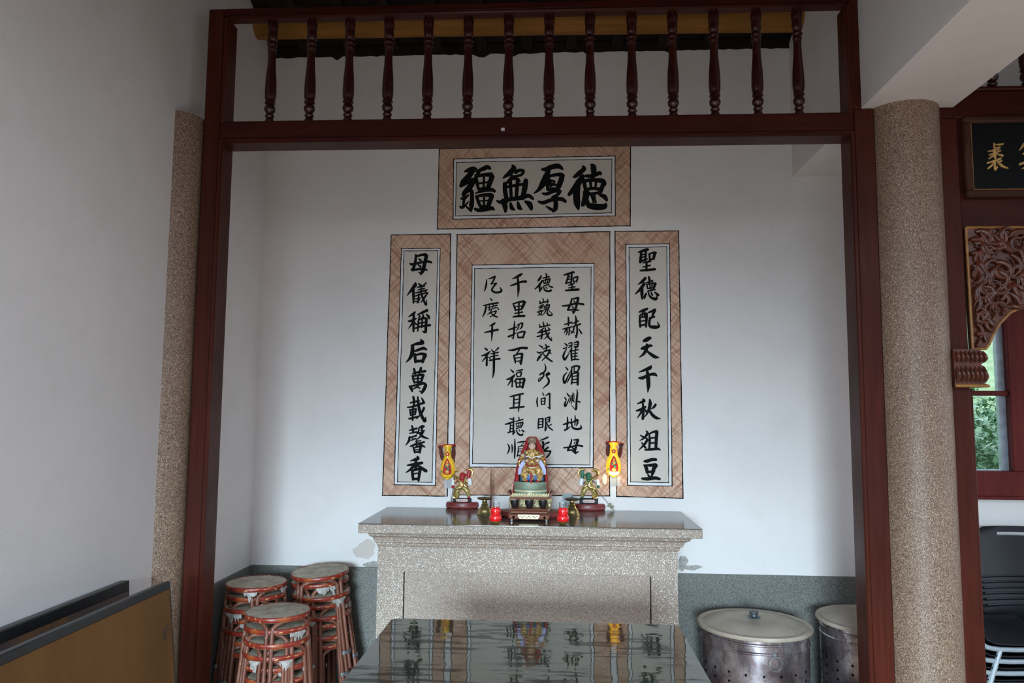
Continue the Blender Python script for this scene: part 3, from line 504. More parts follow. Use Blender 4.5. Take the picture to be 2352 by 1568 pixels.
for o_, dz in prf:
    x0 = e0[0]+o_*((BX0-ax-e0[0])/.062); x1 = e0[2]+o_*((BX1-ax-e0[2])/.062); y0 = e0[1]+o_*((BY-YB-e0[1])/.062); z = AZ-.046+dz*1.05
    rows.append([Vector((x0, -.013, z)), Vector((x0, y0, z)), Vector((x1, y0, z)), Vector((x1, -.013, z))])
m.grid(rows); m.build('cornice', STONE, al, smooth=False)
m = MB(); bx0, bx1, by = BX0-ax, BX1-ax, BY-YB; zt = AZ-.046-.068*1.05; pz = uY(926, 1312, BY).z; px0 = uY(926, 1350, BY).x-ax; px1 = uY(1496, 1350, BY).x-ax
g = .006
m.box(bx0, px0, by, -.013, 0, zt); m.box(px1, bx1, by, -.013, 0, zt); m.box(px0, px1, by, -.013, pz, zt)
m.build('body', STONE, al, smooth=False)
m = MB(); m.box(px0+g, px1-g, by+.003, -.02, 0, pz-.001); m.build('front_panel', STONE, al, smooth=False)
JM = simple('dark_joint', (.03, .025, .02), .9)
for xa in (px0, px1-g): m = MB(); m.box(xa, xa+g, by+.02, -.02, 0, pz); m.build('joint', JM, al, smooth=False)

# ---------------------------------------------------------------- table with a mirror-like cover
x = NT('glossy_table_cover')
big = x.noise(2.2, 4, .6, x.map((1.2, 6, 1))); sm = x.noise(3.0, 5, .65, x.map((1.4, 11, 1)))
patch = x.math('MULTIPLY', x.ramp(sm, [(.51, 0.), (.545, 1.)]), x.ramp(x.noise(3.2, 2), [(.44, 0.), (.52, 1.)]))
x.col(x.mix((.042, .045, .026), (.010, .010, .008), patch)).set(Roughness=x.ramp(patch, [(0, .035), (1, .09)]), IOR=2.15)
x.set(**{'Specular_IOR_Level': x.ramp(patch, [(0, .55), (1, .06)])})
wv = x.noise(7, 2, .5, x.map((1.0, 1.7, 1))); x.bump(wv, .28, .0028)
TABLETOP = x.m
tb = thing('altar_table', 'dark wooden table with mirror-like glossy top in front of the altar', 'table', (-.070, 2.109, 0))
hw, hd = .4755, .4755
TZ = .985
def rrect(hx, hy, r, n=6):
    P = []
    for cx, cy, a0 in ((hx-r, hy-r, 0), (-hx+r, hy-r, pi/2), (-hx+r, -hy+r, pi), (hx-r, -hy+r, 1.5*pi)):
        for i in range(n+1): a = a0+pi/2*i/n; P.append((cx+r*cos(a), cy+r*sin(a)))
    return P
idn = lambda u, v, w_: Vector((u, v, w_))
m = MB(); m.prism(rrect(hw, hd, .025), idn, TZ-.005, TZ); m.build('glossy_cover', TABLETOP, tb, smooth=False)
TWOOD = wood('table_wood', (.07, .035, .02), .35, axis='X')
m = MB(); m.prism(rrect(hw-.002, hd-.002, .025), idn, TZ-.04, TZ-.0051); m.build('tabletop', simple('table_edge', (.30, .24, .17), .4), tb, smooth=False)
m = MB(); m.box(-hw+.05, hw-.05, -hd+.05, -hd+.075, .845, .945); m.box(-hw+.05, hw-.05, hd-.075, hd-.05, .845, .945); m.box(-hw+.05, -hw+.075, -hd+.05, hd-.05, .845, .945); m.box(hw-.075, hw-.05, -hd+.05, hd-.05, .845, .945); m.build('apron', TWOOD, tb, smooth=False)
for sx_ in (-1, 1):
    for sy_ in (-1, 1):
        m = MB(); m.bbox(-.03, .03, -.03, .03, 0, .945, .004); o = m.build('leg', TWOOD, tb); o.location = (sx_*(hw-.08), sy_*(hd-.08), 0)

# ---------------------------------------------------------------- stools
x = NT('dusty_seat'); a = x.noise(9, 6, .65); b = x.noise(30, 4)
c = x.ramp(a, [(.3, (.27, .22, .155)), (.5, (.42, .36, .27)), (.7, (.54, .48, .38))]); c = x.mix(c, (.24, .15, .11), x.ramp(b, [(.5, 0.), (.7, .55)])); x.col(c).set(Roughness=.75); x.bump(b, .3, .001); SEAT = x.m
x = NT('chipped_red_rim'); a = x.noise(34, 6, .75, x.map((1, 1, 2.0))); c = x.ramp(a, [(.0, (.17, .012, .008)), (.57, (.24, .025, .012)), (.60, (.68, .42, .18)), (.68, (.85, .62, .34))]); b = x.noise(6, 2)
x.col(x.mix(c, (.50, .15, .03), x.ramp(b, [(.56, 0.), (.66, .7)]))).set(Roughness=.35); RIM = x.m
x = NT('rusty_tube'); a = x.noise(60, 5); b = x.noise(8, 3, co=x.map((1, 1, .3)))
c = x.ramp(b, [(.3, (.11, .032, .018)), (.5, (.19, .065, .038)), (.7, (.28, .115, .072))]); c = x.mix(c, (.42, .33, .27), x.ramp(a, [(.6, 0.), (.72, .5)])); x.col(c).set(Roughness=.5, Metallic=.15); TUBE = x.m
x = NT('torn_film'); x.col(x.ramp(x.noise(40, 4), [(.3, (.26, .23, .20)), (.7, (.55, .51, .47))])).set(Roughness=.5, Alpha=.85); FILM = x.m
BAND = simple('steel_band', (.30, .32, .32), .35, .7, var=.5, scale=90)
SR = .146
st0 = thing('stool', 'x', 'stool')
m = MB(); m.lathe([(0.001, .474), (SR-.03, .474), (SR-.004, .472)], seg=40, close=False); m.lathe([(SR-.004, .472), (SR-.004, .452), (.001, .452)], seg=40, close=False); m.build('seat', SEAT, st0)
m = MB(); m.lathe([(SR-.005, .452), (SR, .454), (SR+.001, .463), (SR, .472), (SR-.003, .475), (SR-.006, .4735)], seg=48, close=False); m.build('rim', RIM, st0, angle=80)
for k in range(4):
    a0 = pi/2*k; m = MB(); P = []
    # an arch under the seat from one corner to the next; both ends turn down into a leg
    ca, cb = a0+.085, a0+pi/2-.085
    def pt(a, r, z): return Vector((r*cos(a), r*sin(a), z))
    r0 = SR-.012; rb = SR+.033
    P = [pt(ca-.02, rb, 0.0), pt(ca, r0+.018, .25), pt(ca+.0, r0+.004, .405), pt(ca+.05, r0-.002, .430), pt(ca+.22, r0-.012, .444), pt(a0+pi/4, (r0-.012)*.80, .4445), pt(cb-.22, r0-.012, .444), pt(cb-.05, r0-.002, .430), pt(cb, r0+.004, .405), pt(cb, r0+.018, .25), pt(cb+.02, rb, 0.0)]
    m.tube(P, .0095, 10, smooth=4); o = m.build('leg', TUBE, st0)
for k in range(4):
    a0 = pi/2*k; c_ = Vector(((SR+.026)*cos(a0), (SR+.026)*sin(a0), .085)); T = Matrix.Rotation(a0+pi/2, 3, 'Z')
    m = MB(); m.lathe([(.0, -.012), (.0, .012)], c=(0, 0, 0), seg=3) if False else None
    vs = MB(); n_ = 20; rows = []
    for z in (-.009, -.003, .003, .009):
        rows.append([c_+T @ Vector((.028*cos(2*pi*i/n_), .013*sin(2*pi*i/n_), z)) for i in range(n_)])
    vs.grid(rows, wrap=True); vs.build('band', BAND, st0)
def torn(seed):
    random.seed(seed); m = MB()
    for _ in range(1):
        a0 = random.uniform(-2.9, -.2); w_ = random.uniform(.25, .6); n_ = 10; rows = [[], [], []]
        for i in range(n_+1):
            a = a0+w_*i/n_; d = random.uniform(.004, .045)*sin(pi*i/n_)+.004
            rows[0].append(Vector(((SR+.001)*cos(a), (SR+.001)*sin(a), .455))); rows[1].append(Vector(((SR+.004+random.uniform(0, .004))*cos(a), (SR+.004)*sin(a), .452-d*.5)))
            rows[2].append(Vector(((SR+.003+random.uniform(-.006, .01))*cos(a), (SR+.003)*sin(a), .450-d)))
        m.grid(rows)
    return m
ORD = ['topmost', 'second', 'third', 'fourth', 'fifth', 'sixth', 'seventh', 'eighth']
def stack(cx, cy, ztop, n, pitch, lean, spin, where, seed, group):
    base = ztop-.475-(n-1)*pitch
    for i in range(n):   # i = 0 at the bottom
        s = copy_tree(st0)
        h_ = base*(i == 0)*0+ (ztop-.475)-(n-1-i)*pitch
        t = (h_)/(ztop-.475+1e-6)
        s.location = (cx+lean[0]*t*.35, cy+lean[1]*t*.35, max(h_, 0)); random.seed(seed*50+i)
        s.rotation_euler = (lean[2]*.25+random.uniform(-.012, .012), lean[3]*t+random.uniform(-.012, .012), spin+(pi/4 if i % 2 else 0)+random.uniform(-.16, .16))
        o_ = ORD[n-1-i]
        s['label'] = ('dusty round stool with red rim, topmost in the %s' if n-1-i == 0 else 'round rusty-legged stool, '+o_+' from top in the %s') % where
        s['group'] = group
        if n-1-i in (1, 2, 3, 4) or seed == 1:
            for e_ in range(2): torn(seed*10+i+100*e_).build('torn_wrapping', FILM, s)
a = uY(589, 1334, 3.8); stack(a.x, 3.8, a.z, 7, .051, (0, 0, 0, 0), .35, 'stack in the left corner', 1, 'stools in the left corner stack')
b = uY(750, 1305, 4.0); stack(b.x, 4.0, b.z, 8, .0505, (.0, .0, 0, -.09), .1, 'tall leaning stack beside the altar', 2, 'stools in the leaning stack')
c = uY(637, 1400, 3.5); stack(c.x, 3.5, c.z, 6, .054, (0, 0, 0, 0), .78, 'short front stack', 3, 'stools in the front stack')
for o in [st0]+list(st0.children): bpy.data.objects.remove(o)

# ---------------------------------------------------------------- perforated steel bins
x = NT('stained_steel'); a = x.noise(5, 6, .65); b = x.noise(22, 5, .7, x.map((1, 1, .5)))
c = x.ramp(a, [(.38, (.16, .13, .14)), (.5, (.36, .31, .32)), (.62, (.60, .55, .56))]); c = x.mix(c, (.13, .07, .065), x.ramp(b, [(.5, 0.), (.62, .7)]))
x.col(c).set(Metallic=.85, Roughness=x.ramp(b, [(.35, .16), (.65, .45)])); x.bump(a, .1, .002); STEEL = x.m
x = NT('dusty_lid'); a = x.noise(7, 5); sp = x.vor(55, 'Distance'); spm = x.noise(4, 2)
c = x.ramp(a, [(.3, (.34, .27, .20)), (.7, (.46, .39, .31))]); c = x.mix(c, (.10, .045, .02), x.math('MULTIPLY', x.math('LESS_THAN', sp, .16), x.ramp(spm, [(.45, 0.), (.55, .9)]))); x.col(c).set(Metallic=.1, Roughness=.5); LID = x.m
DARKH = simple('black_void', (.002, .002, .002), .9, Specular_IOR_Level=0.0); KNOB = simple('grey_knob', (.05, .06, .065), .4)
def star(r, n=5, k=.48): return [(r*(1 if i % 2 == 0 else k)*cos(pi/2+pi*i/n), r*(1 if i % 2 == 0 else k)*sin(pi/2+pi*i/n)) for i in range(2*n)]
def bin_(cx, cy, z, R, label, turn):
    o = thing('perforated_bin', label, 'bin', (cx, cy, 0), (0, 0, turn), 'perforated steel bins')
    r = R-.018
    m = MB(); m.lathe([(r*.97, 0), (r, .01), (r, z-.075), (r+.004, z-.071), (r+.004, z-.066), (r, z-.062), (r, z-.038), (r+.004, z-.034), (r+.004, z-.029), (r, z-.025), (r+.001, z)], seg=72, close=False)
    m.lathe([(r*.97, 0), (.001, 0)], seg=72, close=False); m.build('drum', STEEL, o)
    m = MB(); m.lathe([(R-.006, z-.012), (R, z-.010), (R+.002, z-.002), (R-.002, z+.006), (R-.016, z+.008), (R-.024, z+.004), (R*.75, z+.016), (R*.42, z+.026), (R*.40, z+.024), (.001, z+.032)], seg=72, close=False); m.build('lid', LID, o)
    m = MB(); m.lathe([(.030, z+.029), (.031, z+.033), (.018, z+.037), (.016, z+.046), (.022, z+.052), (.022, z+.058), (.012, z+.062)], seg=20); m.build('knob', KNOB, o)
    # ring handle
    a = -pi/2-.02; T = Matrix.Rotation(0.12, 3, 'X')
    m = MB(); m.ring((0, 0, 0), .030, .0024, 28, 6, Matrix.Rotation(pi/2, 3, 'X')); h_ = m.build('ring_handle', BAND, o); h_.location = (0, -(r+.010), z-.105)
    m = MB(); m.bbox(-.008, .008, -.004, .006, -.012, .012, .002); h_ = m.build('handle_bracket', BAND, o); h_.location = (0, -(r+.002), z-.072)
    m = MB()
    for k in range(20):
        a = 2*pi*k/20+.12
        for j in range(8):
            zz = z-.165-j*.040
            if zz < .05: continue
            m.prism(star(.0085), lambda u, v, w_: Vector(((r+w_)*cos(a+u/r), (r+w_)*sin(a+u/r), zz+v)), .0, .0008)
    q = m.build('star_holes', DARKH, o, smooth=False); q['kind'] = 'stuff'
    return o
b1 = uY(1732, 1432, 3.8); bin_(b1.x, 3.8, uY(1732, 1432, 3.8).z, .266, 'round perforated steel bin with dusty lid, in full view right of the altar', .1)
bin_(uY(1885, 1425, 3.8).x+.258, 3.82, .700, .262, 'dark perforated steel bin half hidden behind the right timber post', .35)

# ---------------------------------------------------------------- boards leaning on the left wall
x = NT('brown_board'); a = x.noise(2.4, 5, .6, x.map((1, 2, .7))); c = x.ramp(a, [(.3, (.12, .052, .013)), (.7, (.18, .083, .022))]); x.col(c).set(Roughness=.55, Specular_IOR_Level=.25); BOARD = x.m
x = NT('stained_board'); a = x.noise(3.2, 5, .6, x.map((1, 1.5, .7))); c = x.ramp(a, [(.38, (.20, .095, .035)), (.52, (.10, .065, .055)), (.7, (.085, .065, .06))]); x.col(c).set(Roughness=.6); BOARD2 = x.m
EDGE = simple('black_edging', (.012, .014, .016), .35, var=.4)
def board(xtop, ytop, ztop, L, xbot, mat_, label, thick, ew):
    lean = atan2(xbot-xtop, ztop)
    o = thing('board', label, 'board', (xbot, ytop, 0), (0, -lean, 0), 'boards leaning on the left wall'); H_ = sqrt(ztop**2+(xbot-xtop)**2)-.004
    m = MB(); m.box(-thick, 0, -L, 0, .002, H_-ew); m.build('panel', mat_, o, smooth=False)
    m = MB(); m.bbox(-thick-.004, .004, -L, .0, H_-ew, H_, .004); m.build('edge_strip', EDGE, o)
    m = MB(); m.box(-thick-.001, .001, 0, .006, 0, H_-.002); m.build('end_strip', EDGE, o, smooth=False)
    if xtop > -1.55:
        for (yy, zz, sy, sz) in ((-.055, .83, .014, .026), (-.03, .852, .009, .014)):
            random.seed(int(zz*1000)); pl = [(sy*random.uniform(.6, 1.1)*cos(2*pi*i/9), sz*random.uniform(.6, 1.1)*sin(2*pi*i/9)) for i in range(9)]
            m = MB(); m.prism(pl, lambda u, v, w_: (w_, yy+u, zz+v-.0), 0, .0006); m.build('stain', simple('dark_stain', (.05, .03, .018), .5), o, smooth=False)
    return o
board(-1.652, 2.906, 1.022, 1.75, -1.645+.03, BOARD2, 'stained board with thick black edge standing flat on the left wall, behind', .026, .040)
board(-1.500, 2.926, 1.018, 1.80, -1.500+.115, BOARD, 'brown board with black top edge leaning in front of the other', .024, .030)

# ---------------------------------------------------------------- neighbouring bay: timber screen, plaque, carved bracket
f2 = thing('timber_screen', 'dark red timber screen with plaque and carved bracket, right of the column', 'screen', (1.64, YF, 0))
X0 = 1.64
m = MB(); m.bbox(0, .085, 0, .1, 0, 2.952, .006); m.bbox(.085, .1, .012, .09, 0, 1.79, .004); m.build('post', DOOR_RED, f2)
m = MB(); m.bbox(1.9, 2.0, 0, .1, 0, 2.952, .006); m.build('post', DOOR_RED, f2)
m = MB(); m.bbox(0, 2.0, .01, .09, 2.955, 3.075, .006); m.build('upper_beam', DOOR_REDX, f2)
m = MB(); m.bbox(.085, 1.9, .012, .09, 2.476, 2.955, .004); m.build('lintel_panel', DOOR_REDX, f2)
m = MB(); m.bbox(0, 2.0, 0.0, .1, 3.075, 3.092, .005); m.build('moulding', DOOR_REDX, f2)
m = MB(); m.bbox(0, 2.0, 0, .1, 3.50, 3.6, .006); m.build('top_beam', DOOR_REDX, f2)
for k in range(13):
    b = b0.copy(); COL.objects.link(b); b.parent = f2; b.location = (.12+k*.145, .05, 3.088)
# plaque
pq = thing('name_plaque', 'black plaque with gilt characters in a brown frame, upper right', 'plaque', (1.77, YF, 2.631))
PX0, PX1, PZ0, PZ1 = 0.0, 1.3, 0.0, .292
for (a, b_, c_, d_) in ((-.032, PX1+.032, -.032, .0), (-.032, PX1+.032, PZ1, PZ1+.03), (-.032, 0, 0, PZ1), (PX1, PX1+.032, 0, PZ1)):
    m = MB(); m.bbox(a, b_, -.022, .012, c_, d_, .008); m.build('frame', wood('plaque_frame', (.06, .022, .012), .4, axis='X') if a == -.032 and b_ > 1 and c_ < 0 else bpy.data.materials['plaque_frame'], pq)
m = MB(); m.box(0, PX1, -.010, .012, 0, PZ1); m.build('panel', simple('black_lacquer', (.003, .003, .003), .5, var=.1, Specular_IOR_Level=.15), pq, smooth=False)
m = MB(); m.box(0.002, PX1, -.0125, -.010, .0, .0035); m.box(0, .003, -.0125, -.010, 0, PZ1); m.build('gold_line', GOLD_LINE, pq, smooth=False)
GILT = simple('gilt_letters', (.62, .36, .12), .35, .6, var=.3, scale=60)
for pan, crop, st in CH:
    if pan == 'plaque':
        m = MB(); brush(m, st, crop, YF-.012, Vector(pq.location), .0145, thick=.006, wk=1.05); m.build('character', GILT, pq, smooth=False)
# carved spandrel: pierced scrollwork between gold borders
cv = thing('carved_bracket', 'carved dark wood spandrel with gold edging under the plaque', 'carving', (1.742, YF, 1.957))
def P2(px, py): q = uY(px, py, YF); return (q.x-1.742, q.z-1.957)
out = [P2(2222, 521), P2(2352, 521), (.62, P2(2352, 521)[1]), (.62, .30)]
arc = [(.62, .275), (.50, .262), (.40, .235), P2(2352, 700+4), P2(2325, 716), P2(2300, 742), P2(2284, 770), P2(2276, 790), P2(2268, 800), P2(2238, 801)]
poly = [P2(2222, 521), (.62, P2(2352, 521)[1])]+arc
m = MB(); m.prism(poly, lambda u, v, w_: (u, w_, v), .012, .045); m.build('backing', CARVED, cv, smooth=False)
m = MB(); ring_ = [Vector((u, -.0, v)) for u, v in poly]
for i in range(len(ring_)):
    a, b_ = ring_[i], ring_[(i+1) % len(ring_)]; m.tube([a+Vector((0, .012, 0)), b_+Vector((0, .012, 0))], .006, 8)
m.build('gold_edging', GOLD_LINE, cv)
def inside(u, v):
    c_ = False; j = len(poly)-1
    for i in range(len(poly)):
        if (poly[i][1] > v) != (poly[j][1] > v) and u < (poly[j][0]-poly[i][0])*(v-poly[i][1])/(poly[j][1]-poly[i][1])+poly[i][0]: c_ = not c_
        j = i
    return c_
random.seed(5); m = MB()
for _ in range(330):
    u0, v0 = random.uniform(.01, .6), random.uniform(.01, .51)
    if not inside(u0, v0): continue
    a = random.uniform(0, 2*pi); k = random.choice((-1, 1))*random.uniform(12, 34); r0 = random.uniform(.006, .012); pts = []; rs = []; u, v = u0, v0; n_ = 14
    for i in range(n_):
        if not (inside(u+.012*cos(a), v+.012*sin(a)) and inside(u-.008, v) and inside(u+.008, v)): break
        pts.append((u, .012-.012*sin(pi*i/n_), v)); rs.append(r0*(.35+1.0*sin(pi*min(1, (i+2)/n_))**.8)*(1-.4*i/n_)); u += .010*cos(a); v += .010*sin(a); a += k*.010; k *= 1.06
    if len(pts) > 4: m.tube(pts, rs, 8, smooth=2)
    if random.random() < .06 and inside(u0+.02, v0) and inside(u0-.02, v0) and inside(u0, v0-.02): m.ell((u0, .004, v0), (.010, .010, .010), nu=10, nv=8)
m.build('scrollwork', CARVED, cv, angle=80)
# carved corbel under it
cb = thing('carved_corbel', 'small carved wooden corbel with gold base strip beside the column', 'carving', (1.645, YF-.012, 1.794))
prf = [(.0, 0), (.125, 0), (.132, .008), (.128, .014), (.118, .018), (.128, .03), (.134, .045), (.132, .066), (.120, .085), (.108, .094), (.116, .100), (.134, .112), (.130, .130), (.118, .148), (.100, .158), (0, .158)]
m = MB(); m.prism(prf, lambda u, v, w_: (u, w_, v), -.02, .11); m.build('block', CARVED, cb, angle=50)
m = MB(); m.bbox(.0, .138, -.028, .0, 0, .012, .004); m.build('gold_strip', GOLD_LINE, cb)
m = MB()
for k in range(7):
    xx = .012+k*.018
    for (z0_, z1_) in ((.02, .088), (.104, .15)):
        m.tube([(xx, -.020, z0_), (xx+.003, -.031, (z0_*2+z1_)/3), (xx, -.030, (z0_+2*z1_)/3), (xx-.002, -.020, z1_)], [.003, .0085, .006, .0015], 8, smooth=3)
m.build('leaf_carving', CARVED, cb)

# ---------------------------------------------------------------- window in the neighbouring bay
win = bpy.data.objects.new('window_1', None); COL.objects.link(win); struct(win); win.location = (0, YB, 0)
WR = wood('window_red', (.14, .022, .018), .4)
for (x0, x1, z0, z1, dy) in ((WX0-.02, WX1+.02, 1.238, 1.385, -.02), (2.43, 2.56, 1.385, 2.60, -.015), (WX0-.02, WX1+.02, 2.5, 2.62, -.015), (WX0-.02, WX0+.05, 1.385, 2.5, -.015), (WX0, 2.43, 1.785, 1.812, .0), (2.9, 3.0, 1.385, 2.5, -.015), (2.56, 2.9, 1.785, 1.812, 0), (3.25, WX1+.02, 1.385, 2.5, -.015)):
    m = MB(); m.bbox(x0, x1, dy, .05, z0, z1, .004); m.build('window_frame', WR, win, smooth=False)
m = MB(); m.bbox(WX0-.06, WX1+.06, -.04, .02, 1.238, 1.256, .004); m.build('window_sill', WR, win)
AL = simple('aluminium_sash', (.35, .40, .46), .35, .5)
m = MB(); m.box(2.395, 2.43, .03, .06, 1.385, 2.5); m.box(WX0+.05, 2.4, .03, .06, 1.385, 1.39); m.build('sash', AL, win, smooth=False)
x = NT('window_glass'); x.col((.9, .95, .95)).set(Roughness=.02, Transmission_Weight=1.0, IOR=1.1); GL = x.m
for a_, b_ in ((WX0+.05, 2.43), (2.56, 2.9)):
    m = MB(); m.box(a_, b_, .044, .047, 1.385, 2.5); m.build('pane', GL, win, smooth=False)
# garden seen through it
x = NT('lawn'); x.col(x.ramp(x.noise(6, 5), [(.3, (.22, .32, .12)), (.7, (.42, .50, .28))])).set(Roughness=.9)
m = MB(); m.grid([[Vector((-3, 4.6, .3)), Vector((14, 4.6, .3))], [Vector((-3, 7.5, 1.2)), Vector((14, 7.5, 1.2))], [Vector((-3, 14, 4.4)), Vector((14, 14, 4.4))], [Vector((-3, 24, 7.5)), Vector((14, 24, 7.5))]])
g_ = m.build('lawn', x.m); tag(g_, 'sunny sloping lawn seen through the window on the right', 'lawn', kind='stuff')
x = NT('leaf_green'); x.col(x.ramp(x.noise(5, 3), [(.3, (.05, .15, .05)), (.5, (.13, .27, .11)), (.7, (.36, .46, .30))])).set(Roughness=.3)
random.seed(11); m = MB()
for n_ in range(12500):
    yy = random.uniform(5.4, 8.2); xx = random.uniform(.48*yy, .66*yy) if n_ < 9500 else random.uniform(1.2, 6.2)
    zt_ = 1.50+.13*(yy-5.4)+.10*sin(xx*5)*cos(yy*4); zz = zt_-random.random()**1.3*.75+random.uniform(-.05, .05)
    s_ = random.uniform(.022, .045); T = Matrix.Rotation(random.uniform(0, 6.3), 3, 'Z') @ Matrix.Rotation(random.uniform(-.2, 1.1), 3, 'X')
    c_ = Vector((xx, yy, zz)); m.add([c_+T @ Vector(p)*s_ for p in ((0, -1, 0), (.5, -.2, .12), (.35, .5, .1), (0, 1, 0), (-.35, .5, .1), (-.5, -.2, .12))], [(0, 1, 2, 3, 4, 5)])
h_ = m.build('bushes', x.m, smooth=False, fixn=False); tag(h_, 'leafy green bushes outside the window', 'bushes', kind='stuff')

# ---------------------------------------------------------------- black plastic chairs stacked in the neighbouring bay
PLB = NT('black_plastic'); PLB.col((.006, .007, .010)).set(Roughness=.36, Specular_IOR_Level=.35); PLB = PLB.m
CHR = simple('grey_steel_leg', (.28, .31, .33), .5, .2, var=.1)
def make_chair():
    o = thing('plastic_chair', 'x', 'chair')
    m = MB(); NU = 24
    prof = [(-.238, .355, .19), (-.236, .395, .205), (-.225, .425, .215), (-.19, .443, .22), (-.08, .438, .226), (.06, .434, .23), (.14, .437, .23), (.185, .452, .229), (.212, .49, .225), (.228, .54, .221), (.248, .62, .218), (.262, .68, .215), (.276, .74, .212), (.287, .795, .208), (.291, .815, .204), (.294, .832, .198), (.297, .850, .186), (.2985, .862, .165)]
    def P_(k, i, side):
        y, z, w_ = prof[k]; u = -1+2*i/NU; seat = k < 8
        dip = .016*(1-abs(u)**2.5)*(sin(pi*min(1, k/7)) if seat else 0); curv = -.035*(u*u)*min(1, max(0, (k-6)/3))
        return Vector((u*w_, y+curv+(.006 if side and not seat else 0), z-dip+.008*abs(u)**8*(seat)-(.006 if side and seat else 0)))
    n = len(prof)
    for side in (0, 1):
        for k in range(n-1):
            for i in range(NU):
                if k == 14 and 7 <= i <= 16: continue        # open hand hold in the back
                a = [P_(k, i, side), P_(k, i+1, side), P_(k+1, i+1, side), P_(k+1, i, side)]; m.add(a, [(0, 1, 2, 3)])
    for k in range(n-1):
        for i in (0, NU): m.add([P_(k, i, 0), P_(k+1, i, 0), P_(k+1, i, 1), P_(k, i, 1)], [(0, 1, 2, 3)])
    for k in (0, n-1):
        for i in range(NU): m.add([P_(k, i, 0), P_(k, i+1, 0), P_(k, i+1, 1), P_(k, i, 1)], [(0, 1, 2, 3)])
    s_ = m.build('shell', PLB, o, smooth=False, fixn=False)
    bm = bmesh.new(); bm.from_mesh(s_.data); bmesh.ops.remove_doubles(bm, verts=bm.verts, dist=.0002); bmesh.ops.recalc_face_normals(bm, faces=bm.faces); bm.to_mesh(s_.data); bm.free()
    s_.data.polygons.foreach_set('use_smooth', [True]*len(s_.data.polygons)); s_.data.set_sharp_from_angle(angle=.7)
    for sx_ in (-1, 1):
        m = MB(); m.tube([(sx_*.236, -.245, 0), (sx_*.226, -.215, .36), (sx_*.222, -.16, .418), (sx_*.222, .12, .418), (sx_*.228, .20, .45), (sx_*.232, .222, .56), (sx_*.226, .236, .70)], [.010]*7, 8, smooth=4); m.build('side_frame', CHR, o)
        m = MB(); m.tube([(sx_*.222, .12, .415), (sx_*.232, .20, .2), (sx_*.240, .27, 0)], [.010]*3, 8, smooth=3); m.build('leg', CHR, o)
    for j in range(6):
        z = .49+j*.026; yb = .212+(z-.49)*.30
        m = MB(); m.tube([(u*.212, yb-.035*u*u-.003, z) for u in (-1, -.66, -.33, 0, .33, .66, 1)], .0065, 6, smooth=3); m.build('rib', PLB, o)
    return o
ch0 = make_chair()
nst = ['topmost', 'second', 'third', 'fourth', 'fifth', 'sixth', 'seventh']
def chair_stack(cx, cy, rz, n_, dz, dy, nm, grp):
    for i in range(n_):
        s = copy_tree(ch0); d = Matrix.Rotation(rz, 3, 'Z') @ Vector((0, -dy*i, 0))
        s.location = (cx+d.x, cy+d.y, dz*i); s.rotation_euler = (0, 0, rz)
        s['label'] = 'black plastic chair, %s%s in the %s' % (nst[n_-1-i], '' if i == n_-1 else ' from the top', nm); s['group'] = grp
chair_stack(2.365, 3.86, .0, 5, .062, .010, 'rear stack under the window', 'rear stack of black chairs')
chair_stack(1.86, 3.59, pi/2, 7, .048, .020, 'front stack beside the right timber post', 'front stack of black chairs')
for o in [ch0]+list(ch0.children): bpy.data.objects.remove(o)
# ---------------------------------------------------------------- things on the altar
def on(px, py): q = uZ(px, py, AZ); return q
BRASS = simple('old_brass', (.52, .40, .17), .24, .9, var=.35, scale=30)
BRASSD = simple('dark_brass', (.16, .11, .05), .35, .8, var=.4)
REDW = simple('dark_red_lacquer', (.16, .018, .016), .4, var=.25)
x = NT('red_wax'); x.col((.80, .012, .015)).set(Roughness=.12, Coat_Weight=1.0, Subsurface_Weight=.15); x.set(Subsurface_Radius=(.02, .004, .004)); RWAX = x.m
x = NT('clear_glass'); x.col((.95, .97, .97)).set(Roughness=.03, Transmission_Weight=1, IOR=1.4); GLASS = x.m
GOLD = simple('bright_gold', (.62, .42, .14), .3, .85, var=.3, scale=60)
BWOOD = wood('stand_wood', (.20, .065, .035), .35, axis='X')
CUPM = simple('dark_metal_cup', (.10, .095, .10), .28, .85, var=.2)
SKIN = simple('painted_skin', (.72, .45, .34), .4, var=.06)
x = NT('gold_brocade'); a = x.noise(90, 4, .6); b = x.vor(75, 'Distance')
c = x.ramp(a, [(.36, (.14, .05, .02)), (.48, (.46, .25, .06)), (.6, (.74, .50, .16))]); c = x.mix(c, (.36, .03, .015), x.ramp(b, [(.10, .85), (.28, 0.)])); c = x.mix(c, (.07, .11, .06), x.ramp(x.noise(50, 2), [(.62, 0.), (.68, .7)]))
x.col(c).set(Metallic=.2, Roughness=.4); x.bump(a, .6, .0014); BROC = x.m
def gilt_carve(name, hi, lo, sc_=110):
    x = NT(name); a = x.noise(sc_, 3, .6, dist=1.2); x.col(x.ramp(a, [(.38, lo), (.47, tuple((p+q)/2 for p, q in zip(hi, lo))), (.55, hi)])).set(Metallic=.35, Roughness=.35); x.bump(a, .8, .002); return x.m
GCARVE = gilt_carve('gilt_carving', (.82, .70, .38), (.20, .13, .06))
REDCL = simple('red_cloth', (.38, .012, .016), .6, var=.2, scale=12)
BLUE = simple('blue_wave', (.06, .14, .34), .4, var=.3); LAV = simple('lavender_sleeve', (.50, .52, .78), .5, var=.1); WHT = simple('white_trim', (.80, .79, .78), .5, var=.05)
BLK = simple('black_hair', (.012, .01, .01), .4)
x = NT('verdigris_drum'); c = x.ramp(x.noise(18, 5, .6, x.map((1, 1, 2.5))), [(.35, (.16, .17, .12)), (.5, (.24, .25, .17)), (.62, (.16, .36, .26))]); x.col(c).set(Roughness=.5, Metallic=.2); GREEND = x.m
